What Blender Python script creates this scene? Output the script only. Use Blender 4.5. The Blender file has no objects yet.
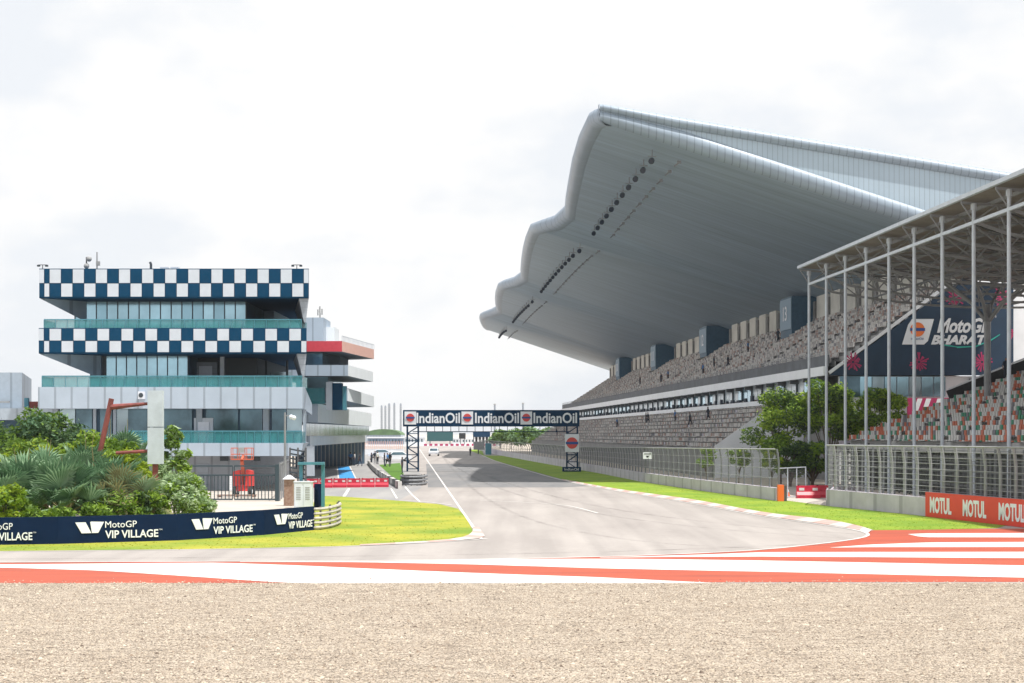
import bpy, bmesh, math, random
import numpy as np
from mathutils import Vector, Matrix
random.seed(7); RNG = np.random.default_rng(7)
SC = bpy.context.scene
COL = SC.collection
F = 1700.0; HZ = 434.0; VX = 409.0; EYE = 4.0
# ---------------------------------------------------------------- camera
cam = bpy.data.cameras.new('camera'); camo = bpy.data.objects.new('camera', cam); COL.objects.link(camo)
camo.location = (0, 0, EYE); camo.rotation_euler = (math.radians(90), 0, 0)
cam.sensor_width = 36; cam.lens = 36 * F / 1024; cam.shift_y = (HZ - 341.5) / 1024
cam.clip_start = 0.5; cam.clip_end = 20000
SC.camera = camo
# ---------------------------------------------------------------- world, sun, exposure
SUN_EL, SUN_AZ = 68.0, 126.0           # azimuth clockwise from +Y (the way the camera looks)
world = bpy.data.worlds.new('World'); SC.world = world; world.use_nodes = True
nt = world.node_tree; nt.nodes.clear()
sky = nt.nodes.new('ShaderNodeTexSky'); sky.sky_type = 'NISHITA'; sky.sun_disc = False
sky.sun_elevation = math.radians(SUN_EL); sky.sun_rotation = math.radians(SUN_AZ)
sky.air_density = 1.0; sky.dust_density = 4.0; sky.ozone_density = 1.0
tc = nt.nodes.new('ShaderNodeTexCoord'); mp = nt.nodes.new('ShaderNodeMapping')
mp.inputs['Scale'].default_value = (1.0, 1.0, 2.0); mp.inputs['Location'].default_value = (0.35, 0.2, 0.12)
n1 = nt.nodes.new('ShaderNodeTexNoise'); n1.inputs['Scale'].default_value = 6.5; n1.inputs['Detail'].default_value = 9; n1.inputs['Roughness'].default_value = 0.52
cr = nt.nodes.new('ShaderNodeValToRGB'); cr.color_ramp.elements[0].position = 0.40; cr.color_ramp.elements[1].position = 0.53
mx = nt.nodes.new('ShaderNodeMix'); mx.data_type = 'RGBA'
mulc = nt.nodes.new('ShaderNodeMix'); mulc.data_type = 'RGBA'; mulc.inputs[0].default_value = 0.93
mulc.inputs[7].default_value = (9.3, 9.6, 10.0, 1)          # thin bright overcast veil over the whole sky
bg = nt.nodes.new('ShaderNodeBackground'); bg.inputs['Strength'].default_value = 0.074
out = nt.nodes.new('ShaderNodeOutputWorld')
L = nt.links.new
L(tc.outputs['Generated'], mp.inputs['Vector']); L(mp.outputs['Vector'], n1.inputs['Vector']); L(n1.outputs['Fac'], cr.inputs['Fac'])
L(sky.outputs['Color'], mulc.inputs[6]); L(cr.outputs['Color'], mx.inputs[0]); L(mulc.outputs[2], mx.inputs[6])
mx.inputs[7].default_value = (10.3, 10.25, 10.15, 1)
L(mx.outputs[2], bg.inputs['Color']); L(bg.outputs[0], out.inputs[0])
sl = bpy.data.lights.new('sun', 'SUN'); sl.energy = 4.4; sl.angle = math.radians(1.2); sl.color = (1.0, 0.95, 0.88)
so = bpy.data.objects.new('sun', sl); COL.objects.link(so)
el, az = math.radians(SUN_EL), math.radians(SUN_AZ)
sd = Vector((math.sin(az) * math.cos(el), math.cos(az) * math.cos(el), math.sin(el)))
so.rotation_euler = sd.to_track_quat('Z', 'Y').to_euler(); so.location = (60, 40, 120)
SC.view_settings.view_transform = 'Standard'; SC.view_settings.look = 'None'
SC.view_settings.exposure = 0.45; SC.view_settings.gamma = 1.0; SC.view_settings.use_curve_mapping = False
# ---------------------------------------------------------------- coordinate helpers
def W(px, py, Z): return Vector(((px - 512) * Z / F, Z, EYE + (HZ - py) * Z / F))
def G(px, py, z=0.0):
    Z = EYE * F / (py - HZ); return Vector(((px - 512) * Z / F, Z, z))
def S(u, Z, h=0.0): return Vector((u - 103.0 * Z / F, Z, h))      # u = metres to the right of the straight's own axis
def UX(px, Z): return (px - VX) * Z / F
def HH(py, Z): return EYE + (HZ - py) * Z / F
# ---------------------------------------------------------------- materials
def mat(name, col, rough=0.7, metal=0.0, var=0.0, scale=3.0, bump=0.0, bscale=20.0, col2=None, alpha=1.0, spec=0.5, stretch=None, wave=None, emit=None, detail=6):
    m = bpy.data.materials.new(name); m.use_nodes = True; t = m.node_tree; b = t.nodes['Principled BSDF']
    b.inputs['Roughness'].default_value = rough; b.inputs['Metallic'].default_value = metal
    b.inputs['Specular IOR Level'].default_value = spec
    c = (col[0], col[1], col[2], 1); b.inputs['Base Color'].default_value = c
    if alpha < 1: b.inputs['Alpha'].default_value = alpha
    co = t.nodes.new('ShaderNodeTexCoord'); src = co.outputs['Object']
    if stretch:
        mm = t.nodes.new('ShaderNodeMapping'); mm.inputs['Scale'].default_value = stretch
        t.links.new(src, mm.inputs['Vector']); src = mm.outputs['Vector']
    last = None
    if var > 0 or col2:
        n = t.nodes.new('ShaderNodeTexNoise'); n.inputs['Scale'].default_value = scale; n.inputs['Detail'].default_value = detail
        n.inputs['Roughness'].default_value = 0.6
        t.links.new(src, n.inputs['Vector'])
        r = t.nodes.new('ShaderNodeValToRGB'); r.color_ramp.elements[0].position = 0.34; r.color_ramp.elements[1].position = 0.66
        if col2: a, d = c, (col2[0], col2[1], col2[2], 1)
        else:
            a = tuple(x * (1 - var) for x in col) + (1,); d = tuple(min(1, x * (1 + var)) for x in col) + (1,)
        r.color_ramp.elements[0].color = a; r.color_ramp.elements[1].color = d
        t.links.new(n.outputs['Fac'], r.inputs['Fac']); last = r.outputs['Color']
        t.links.new(last, b.inputs['Base Color'])
    if wave:       # seams: (axis, spacing m, darkness)
        ax, sp, dk = wave
        sx = t.nodes.new('ShaderNodeSeparateXYZ'); t.links.new(co.outputs['Object'], sx.inputs[0])
        d1 = t.nodes.new('ShaderNodeMath'); d1.operation = 'DIVIDE'; d1.inputs[1].default_value = sp; t.links.new(sx.outputs[ax], d1.inputs[0])
        f1 = t.nodes.new('ShaderNodeMath'); f1.operation = 'FRACT'; t.links.new(d1.outputs[0], f1.inputs[0])
        l1 = t.nodes.new('ShaderNodeMath'); l1.operation = 'LESS_THAN'; l1.inputs[1].default_value = 0.13; t.links.new(f1.outputs[0], l1.inputs[0])
        ml = t.nodes.new('ShaderNodeMath'); ml.operation = 'MULTIPLY'; ml.inputs[1].default_value = dk; t.links.new(l1.outputs[0], ml.inputs[0])
        mw = t.nodes.new('ShaderNodeMix'); mw.data_type = 'RGBA'; mw.inputs[6].default_value = c
        if last: t.links.new(last, mw.inputs[6])
        mw.inputs[7].default_value = (col[0] * .3, col[1] * .3, col[2] * .3, 1)
        t.links.new(ml.outputs[0], mw.inputs[0]); t.links.new(mw.outputs[2], b.inputs['Base Color'])
    if bump > 0:
        n2 = t.nodes.new('ShaderNodeTexNoise'); n2.inputs['Scale'].default_value = bscale; n2.inputs['Detail'].default_value = 4
        t.links.new(co.outputs['Object'], n2.inputs['Vector'])
        bp = t.nodes.new('ShaderNodeBump'); bp.inputs['Strength'].default_value = bump; bp.inputs['Distance'].default_value = 0.05
        t.links.new(n2.outputs['Fac'], bp.inputs['Height']); t.links.new(bp.outputs['Normal'], b.inputs['Normal'])
    if emit:
        b.inputs['Emission Color'].default_value = (*emit[0], 1); b.inputs['Emission Strength'].default_value = emit[1]
    return m
M = {}
def dm(k, *a, **kw): M[k] = mat(k, *a, **kw); return M[k]
dm('white', (.78, .81, .86), .5, var=.05, scale=.6)
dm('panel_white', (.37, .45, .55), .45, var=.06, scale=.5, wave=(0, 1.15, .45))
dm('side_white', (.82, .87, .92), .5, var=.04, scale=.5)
dm('paint_white', (.74, .73, .72), .7, col2=(.55, .53, .51), scale=.9, stretch=(.35, 2.2, 1), detail=14)
dm('paint_red', (.44, .095, .055), .75, col2=(.30, .075, .05), scale=.8, stretch=(.3, 2.0, 1), spec=.2, detail=14)
dm('kerb_pink', (.46, .31, .28), .7, var=.12, scale=1)
dm('navy', (.003, .015, .05), .7, spec=.1, var=.1, scale=1.5)
dm('tile_blue', (.002, .045, .105), .7, spec=.1, var=.06, scale=2)
dm('tile_white', (.51, .57, .65), .4, var=.05, scale=1.3)
dm('glass', (.42, .66, .78), .10, .6, var=.18, scale=.35)
dm('glass_dark', (.10, .17, .21), .08, .5, var=.5, scale=.4)
dm('glass_teal', (.06, .30, .34), .12, .05, var=.12, scale=.5, alpha=.5)
dm('glass_bright', (.35, .45, .50), .1, .5, var=.35, scale=.25, detail=2)
dm('frame_dark', (.03, .045, .06), .5)
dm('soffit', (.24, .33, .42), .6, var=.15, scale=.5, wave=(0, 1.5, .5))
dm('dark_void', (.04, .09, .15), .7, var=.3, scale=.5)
dm('concrete', (.38, .38, .38), .85, var=.14, scale=1.2, bump=.3, bscale=6)
dm('concrete_lt', (.50, .47, .54), .85, var=.12, scale=.8, wave=(1, 3.0, .4))
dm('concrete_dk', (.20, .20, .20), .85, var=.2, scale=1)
dm('precast', (.58, .57, .53), .8, var=.14, scale=.35)
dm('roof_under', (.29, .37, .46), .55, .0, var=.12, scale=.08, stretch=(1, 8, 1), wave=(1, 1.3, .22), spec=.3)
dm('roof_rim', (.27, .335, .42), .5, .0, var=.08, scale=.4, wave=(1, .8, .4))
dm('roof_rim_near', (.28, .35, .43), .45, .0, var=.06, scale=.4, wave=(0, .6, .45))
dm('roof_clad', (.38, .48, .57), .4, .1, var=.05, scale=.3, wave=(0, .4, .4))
dm('steel_lt', (.48, .53, .60), .5, .05, var=.08, scale=2)
dm('steel', (.24, .25, .27), .5, .1, var=.12, scale=2)
dm('steel_dk', (.10, .105, .115), .5, .4, var=.2, scale=2)
dm('canopy_sheet', (.20, .175, .16), .6, .1, var=.2, scale=.5)
dm('red', (.62, .035, .03), .45, var=.08, scale=1)
dm('red_board', (.70, .045, .03), .45, var=.05, scale=1)
dm('barrier_red', (.52, .02, .05), .4, var=.15, scale=2)
dm('pink', (.74, .46, .40), .5, var=.05)
dm('roof_red', (.62, .06, .09), .45, var=.06)
dm('orange', (.85, .16, .03), .5)
dm('lift_orange', (.55, .13, .07), .5); dm('rust', (.20, .05, .045), .6, var=.3, scale=3)
dm('teal_paint', (.06, .22, .29), .5, var=.1)
dm('gantry_blue', (.004, .035, .085), .7, spec=.1, var=.1, scale=2)
dm('black', (.012, .013, .016), .5, var=.1)
dm('grey', (.30, .31, .32), .6, var=.1)
dm('cabinet', (.66, .71, .80), .5, var=.05, scale=3)
dm('brick', (.24, .14, .10), .85, col2=(.34, .24, .19), scale=9)
dm('lane_blue', (.04, .28, .62), .6, var=.08)
dm('pale_blue', (.35, .42, .50), .5, var=.05, wave=(0, 1.3, .4))
dm('tree_a', (.15, .27, .03), .6, col2=(.2, .33, .03), scale=2); dm('tree_b', (.27, .41, .04), .6, col2=(.33, .46, .05), scale=2); dm('tree_c', (.06, .12, .035), .6, col2=(.09, .16, .04), scale=2)
dm('bark', (.10, .07, .045), .9, var=.25, scale=6)
dm('leaf_a', (.09, .17, .02), .6, col2=(.13, .23, .025), scale=2)
dm('leaf_b', (.16, .28, .02), .6, col2=(.24, .36, .03), scale=2)
dm('leaf_c', (.035, .085, .03), .65, col2=(.06, .12, .035), scale=2)
dm('leaf_y', (.36, .44, .02), .6, col2=(.22, .34, .02), scale=3)
dm('leaf_w', (.46, .56, .36), .6, col2=(.22, .36, .15), scale=3)
dm('leaf_s', (.20, .34, .19), .55, col2=(.32, .45, .28), scale=2)
dm('leaf_s2', (.08, .18, .09), .6, col2=(.16, .28, .15), scale=2)
dm('leaf_sy', (.28, .26, .12), .6)
dm('seat_a', (.40, .38, .37), .6, var=.15, scale=3); dm('seat_b', (.60, .58, .56), .6); dm('seat_c', (.38, .25, .21), .6); dm('seat_d', (.17, .17, .19), .6)
dm('seat_red', (.47, .13, .07), .6); dm('seat_green', (.04, .23, .14), .6); dm('seat_white', (.52, .52, .51), .6)
dm('skin', (.22, .11, .07), .6); dm('hair', (.012, .01, .009), .7)
for k, c in (('cloth_dark', (.02, .03, .05)), ('cloth_white', (.7, .7, .7)), ('cloth_blue', (.05, .17, .42)), ('cloth_orange', (.65, .20, .06)), ('cloth_yellow', (.65, .45, .03)), ('cloth_jean', (.04, .06, .11)), ('cloth_red', (.45, .05, .05)), ('cloth_grey', (.25, .25, .26))): dm(k, c, .8)
dm('logo_orange', (.85, .20, .05), .5); dm('logo_red', (.65, .07, .06), .5); dm('logo_blue', (.02, .08, .30), .5)
dm('burst', (.42, .03, .12), .6); dm('teal_mark', (.03, .40, .33), .5)
dm('screen_green', (.015, .09, .10), .3); dm('far_green', (.09, .17, .07), .9, var=.3, scale=.3)
dm('lens', (.02, .03, .05), .2)
dm('tyre', (.02, .02, .02), .8)
def mesh_mat(name, col, sp, th):
    """wire netting: real holes cut by a procedural grid of the wires' own spacing"""
    m = bpy.data.materials.new(name); m.use_nodes = True; t = m.node_tree; b = t.nodes['Principled BSDF']
    b.inputs['Base Color'].default_value = (*col, 1); b.inputs['Roughness'].default_value = .5; b.inputs['Metallic'].default_value = .3
    co = t.nodes.new('ShaderNodeTexCoord'); sx = t.nodes.new('ShaderNodeSeparateXYZ'); t.links.new(co.outputs['Object'], sx.inputs[0])
    outs = []
    for a in (0, 1, 2):
        d = t.nodes.new('ShaderNodeMath'); d.operation = 'DIVIDE'; d.inputs[1].default_value = sp; t.links.new(sx.outputs[a], d.inputs[0])
        f = t.nodes.new('ShaderNodeMath'); f.operation = 'FRACT'; t.links.new(d.outputs[0], f.inputs[0])
        l = t.nodes.new('ShaderNodeMath'); l.operation = 'LESS_THAN'; l.inputs[1].default_value = th; t.links.new(f.outputs[0], l.inputs[0]); outs.append(l.outputs[0])
    m1 = t.nodes.new('ShaderNodeMath'); m1.operation = 'MAXIMUM'; t.links.new(outs[1], m1.inputs[0]); t.links.new(outs[2], m1.inputs[1])
    t.links.new(m1.outputs[0], b.inputs['Alpha']); return m
def translucent(names, f=.35):
    for k in names:
        t = M[k].node_tree; b = t.nodes['Principled BSDF']; o = t.nodes['Material Output']; tr = t.nodes.new('ShaderNodeBsdfTranslucent'); mxs = t.nodes.new('ShaderNodeMixShader'); mxs.inputs[0].default_value = f
        if b.inputs['Base Color'].links: t.links.new(b.inputs['Base Color'].links[0].from_socket, tr.inputs[0])
        else: tr.inputs[0].default_value = b.inputs['Base Color'].default_value
        t.links.new(b.outputs[0], mxs.inputs[1]); t.links.new(tr.outputs[0], mxs.inputs[2]); t.links.new(mxs.outputs[0], o.inputs['Surface'])
translucent(['tree_a', 'tree_b', 'tree_c', 'leaf_a', 'leaf_b', 'leaf_c', 'leaf_y', 'leaf_w', 'leaf_s', 'leaf_s2', 'leaf_sy'])
M['netting'] = mesh_mat('netting', (.22, .23, .25), .10, .09)
M['netting_fine'] = mesh_mat('netting_fine', (.22, .23, .25), .10, .05)
# ---------------------------------------------------------------- mesh builder
class MB:
    def __init__(s): s.v = []; s.f = []; s.mi = []; s.cur = 0
    def m(s, i): s.cur = i; return s
    def quadv(s, *p):
        n = len(s.v); s.v += [tuple(x) for x in p]; s.f.append(tuple(range(n, n + len(p)))); s.mi.append(s.cur); return s
    def box(s, x0, x1, y0, y1, z0, z1):
        return s.hexa([(x0, y0, z0), (x1, y0, z0), (x1, y1, z0), (x0, y1, z0)], [(x0, y0, z1), (x1, y0, z1), (x1, y1, z1), (x0, y1, z1)])
    def hexa(s, bot, top):
        n = len(s.v); k = len(bot); s.v += [tuple(p) for p in bot] + [tuple(p) for p in top]
        fs = [tuple(n + i for i in reversed(range(k))), tuple(n + k + i for i in range(k))]
        for i in range(k):
            j = (i + 1) % k; fs.append((n + i, n + j, n + k + j, n + k + i))
        s.f += fs; s.mi += [s.cur] * len(fs); return s
    def obox(s, c, ax, ay, hx, hy, z0, z1):     # box with horizontal axes ax, ay
        c = Vector(c); ax = Vector(ax).normalized(); ay = Vector(ay).normalized(); B = []
        for sx_, sy_ in ((-1, -1), (1, -1), (1, 1), (-1, 1)): B.append(c + ax * hx * sx_ + ay * hy * sy_)
        return s.hexa([(p.x, p.y, z0) for p in B], [(p.x, p.y, z1) for p in B])
    def tube(s, pts, r, n=8, caps=True):
        pts = [Vector(p) for p in pts]; rs = r if isinstance(r, (list, tuple)) else [r] * len(pts); rings = []
        for i, p in enumerate(pts):
            a = pts[max(0, i - 1)]; b = pts[min(len(pts) - 1, i + 1)]; d = (b - a).normalized()
            u = d.cross(Vector((0, 0, 1)));
            if u.length < .05: u = d.cross(Vector((1, 0, 0)))
            u.normalize(); w = d.cross(u); base = len(s.v)
            for k in range(n):
                t = 2 * math.pi * k / n; s.v.append(tuple(p + (u * math.cos(t) + w * math.sin(t)) * rs[i]))
            rings.append(base)
        for a, b in zip(rings, rings[1:]):
            for k in range(n):
                j = (k + 1) % n; s.f.append((a + k, a + j, b + j, b + k)); s.mi.append(s.cur)
        if caps:
            s.f.append(tuple(rings[0] + k for k in reversed(range(n)))); s.f.append(tuple(rings[-1] + k for k in range(n))); s.mi += [s.cur] * 2
        return s
    def bar(s, a, b, w, h=None):
        a = Vector(a); b = Vector(b); h = h or w; d = (b - a).normalized(); u = d.cross(Vector((0, 0, 1)))
        if u.length < .05: u = Vector((1, 0, 0))
        u.normalize(); v = u.cross(d).normalized(); u *= w / 2; v *= h / 2
        return s.hexa([a - u - v, a + u - v, a + u + v, a - u + v], [b - u - v, b + u - v, b + u + v, b - u + v])
    def sphere(s, c, r, nu=10, nv=6, sz=1.0):
        c = Vector(c); g = []
        for i in range(nv + 1):
            ph = math.pi * i / nv; row = []
            for j in range(nu):
                t = 2 * math.pi * j / nu; row.append(len(s.v)); s.v.append((c.x + r * math.sin(ph) * math.cos(t), c.y + r * math.sin(ph) * math.sin(t), c.z + r * sz * math.cos(ph)))
            g.append(row)
        for i in range(nv):
            for j in range(nu):
                k = (j + 1) % nu; s.f.append((g[i][j], g[i + 1][j], g[i + 1][k], g[i][k])); s.mi.append(s.cur)
        return s
    def disc(s, c, ax, up, rx, rz, n=24, depth=.01):
        c = Vector(c); ax = Vector(ax).normalized(); up = Vector(up).normalized(); nn = ax.cross(up)
        pts = [c + ax * rx * math.cos(2 * math.pi * k / n) + up * rz * math.sin(2 * math.pi * k / n) for k in range(n)]
        return s.hexa([p for p in pts], [p + nn * depth for p in pts])
    def grid(s, rows, close=False):
        base = [[len(s.v) + 0 for _ in r] for r in rows]; idx = []
        for r in rows:
            row = []
            for p in r: row.append(len(s.v)); s.v.append(tuple(p))
            idx.append(row)
        for a, b in zip(idx, idx[1:]):
            for k in range(len(a) - 1): s.f.append((a[k], a[k + 1], b[k + 1], b[k])); s.mi.append(s.cur)
        return s
    def np_add(s, V, Fc, mi):
        n = len(s.v); s.v += [tuple(x) for x in V.tolist()]; s.f += [tuple(x) for x in (Fc + n).tolist()]; s.mi += list(mi); return s
    def build(s, name, mats, parent=None, origin=None, smooth=False):
        mats = mats if isinstance(mats, (list, tuple)) else [mats]
        mats = [M[k] if isinstance(k, str) else k for k in mats]
        if parent is not None: o0 = wloc(parent)
        elif origin is not None: o0 = Vector(origin)
        else: o0 = Vector((0, 0, 0))
        V = np.array(s.v, dtype=np.float64).reshape(-1, 3) - np.array(o0)
        me = bpy.data.meshes.new(name); me.from_pydata(V.tolist(), [], s.f)
        for k in mats: me.materials.append(k)
        if len(mats) > 1: me.polygons.foreach_set('material_index', s.mi)
        if smooth: me.polygons.foreach_set('use_smooth', [True] * len(s.f))
        me.update()
        o = bpy.data.objects.new(name, me); COL.objects.link(o)
        if parent is not None: o.parent = parent
        else: o.location = o0
        return o
def wloc(o):
    v = Vector((0, 0, 0))
    while o is not None: v += o.location; o = o.parent
    return v
def tag(o, label=None, cat=None, group=None, kind=None):
    if label: o['label'] = label
    if cat: o['category'] = cat
    if group: o['group'] = group
    if kind: o['kind'] = kind
    return o
def thing(name, loc, label, cat, group=None):
    o = bpy.data.objects.new(name, None); COL.objects.link(o); o.location = loc; o.empty_display_size = .3
    return tag(o, label, cat, group)
def struct(name, mb, m, **k): return tag(mb.build(name, m, **k), kind='structure')
def copy_tree(o, parent=None):
    c = o.copy(); COL.objects.link(c)
    if parent is not None: c.parent = parent
    for ch in list(o.children): copy_tree(ch, c)
    return c
def dup(o, loc, label=None, rz=None, sc=None):
    c = copy_tree(o); c.location = loc
    if label: c['label'] = label
    if rz is not None: c.rotation_euler = (0, 0, rz)
    if sc is not None: c.scale = (sc, sc, sc)
    return c
def text(s_, P0, dirv, w, h, m, parent, name='lettering', bold=0.0, depth=.012, off=.006, shear=0.0, up=(0, 0, 1), fit=True):
    cu = bpy.data.curves.new('t', 'FONT'); cu.body = s_; cu.offset = bold; cu.resolution_u = 3; cu.shear = shear
    to = bpy.data.objects.new('t', cu); COL.objects.link(to); dg = bpy.context.evaluated_depsgraph_get()
    me = bpy.data.meshes.new_from_object(to.evaluated_get(dg)); bpy.data.objects.remove(to)
    n = len(me.vertices); co = np.zeros(n * 3); me.vertices.foreach_get('co', co); co = co.reshape(-1, 3)
    mn, mxx = co.min(0), co.max(0); sx_ = w / (mxx[0] - mn[0]); sy_ = h / (mxx[1] - mn[1])
    d = Vector(dirv).normalized(); upv = Vector(up).normalized(); nn = d.cross(upv)   # towards the viewer when d runs rightwards
    P = np.array(P0)[None, :] + np.outer((co[:, 0] - mn[0]) * sx_, d) + np.outer((co[:, 1] - mn[1]) * sy_, upv) + np.array(nn)[None, :] * (off)
    mb = MB(); mb.v = [tuple(x) for x in P.tolist()]
    back = P - np.array(nn)[None, :] * 0.0
    mb.f = [tuple(p.vertices) for p in me.polygons]; mb.mi = [0] * len(mb.f)
    # thickness: extrude outwards
    bm = bmesh.new(); vs = [bm.verts.new(v) for v in mb.v]
    for f in mb.f:
        try: bm.faces.new([vs[i] for i in f])
        except Exception: pass
    r = bmesh.ops.extrude_face_region(bm, geom=bm.faces[:]); ev = [g for g in r['geom'] if isinstance(g, bmesh.types.BMVert)]
    bmesh.ops.translate(bm, vec=nn * depth, verts=ev); bmesh.ops.recalc_face_normals(bm, faces=bm.faces[:])
    o0 = wloc(parent)
    for v in bm.verts: v.co -= o0
    me2 = bpy.data.meshes.new(name); bm.to_mesh(me2); bm.free(); me2.materials.append(M[m]); bpy.data.meshes.remove(me)
    o = bpy.data.objects.new(name, me2); COL.objects.link(o); o.parent = parent; return o
def ribbon(name, pts, w, z, m, mi=None):
    P = [Vector((p[0], p[1], 0)) for p in pts]; mb = MB(); Lf = []; Rt = []
    for i, p in enumerate(P):
        a = P[max(0, i - 1)]; b = P[min(len(P) - 1, i + 1)]; d = (b - a).normalized(); n = Vector((-d.y, d.x, 0)) * w / 2
        Lf.append((p.x + n.x, p.y + n.y, z)); Rt.append((p.x - n.x, p.y - n.y, z))
    for i in range(len(P) - 1): mb.quadv(Rt[i], Rt[i + 1], Lf[i + 1], Lf[i])
    return struct(name, mb, m)
def poly(name, pix, z, m):
    """flat ground sheet given by its outline"""
    pts = [G(px, py) for px, py in pix]; bm = bmesh.new()
    vs = [bm.verts.new((p.x, p.y, z)) for p in pts]; f = bm.faces.new(vs); f.normal_update()
    if f.normal.z < 0: f.normal_flip()
    bmesh.ops.triangulate(bm, faces=[f])
    me = bpy.data.meshes.new(name); bm.to_mesh(me); bm.free(); me.materials.append(M[m] if isinstance(m, str) else m)
    o = bpy.data.objects.new(name, me); COL.objects.link(o); return tag(o, kind='structure')
def chaikin(p, n=2):
    for _ in range(n):
        q = [p[0]]
        for a, b in zip(p, p[1:]):
            q.append((a[0] * .75 + b[0] * .25, a[1] * .75 + b[1] * .25)); q.append((a[0] * .25 + b[0] * .75, a[1] * .25 + b[1] * .75))
        q.append(p[-1]); p = q
    return p
def stripe(name, top, bot, z, m):
    """ground stripe between two pixel-measured edges, both sampled at shared columns"""
    xs = sorted(set([x for x, _ in top] + [x for x, _ in bot])); x0 = max(top[0][0], bot[0][0]); x1 = min(top[-1][0], bot[-1][0])
    xs = [x for x in np.linspace(x0, x1, 40)]
    f = lambda L_, x: float(np.interp(x, [a for a, _ in L_], [b for _, b in L_])); mb = MB()
    for a, b in zip(xs, xs[1:]):
        mb.quadv(*[tuple(G(px, py, z)) for px, py in ((a, f(bot, a)), (b, f(bot, b)), (b, min(f(top, b), f(bot, b) - .02)), (a, min(f(top, a), f(bot, a) - .02)))])
    return struct(name, mb, m)
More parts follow.
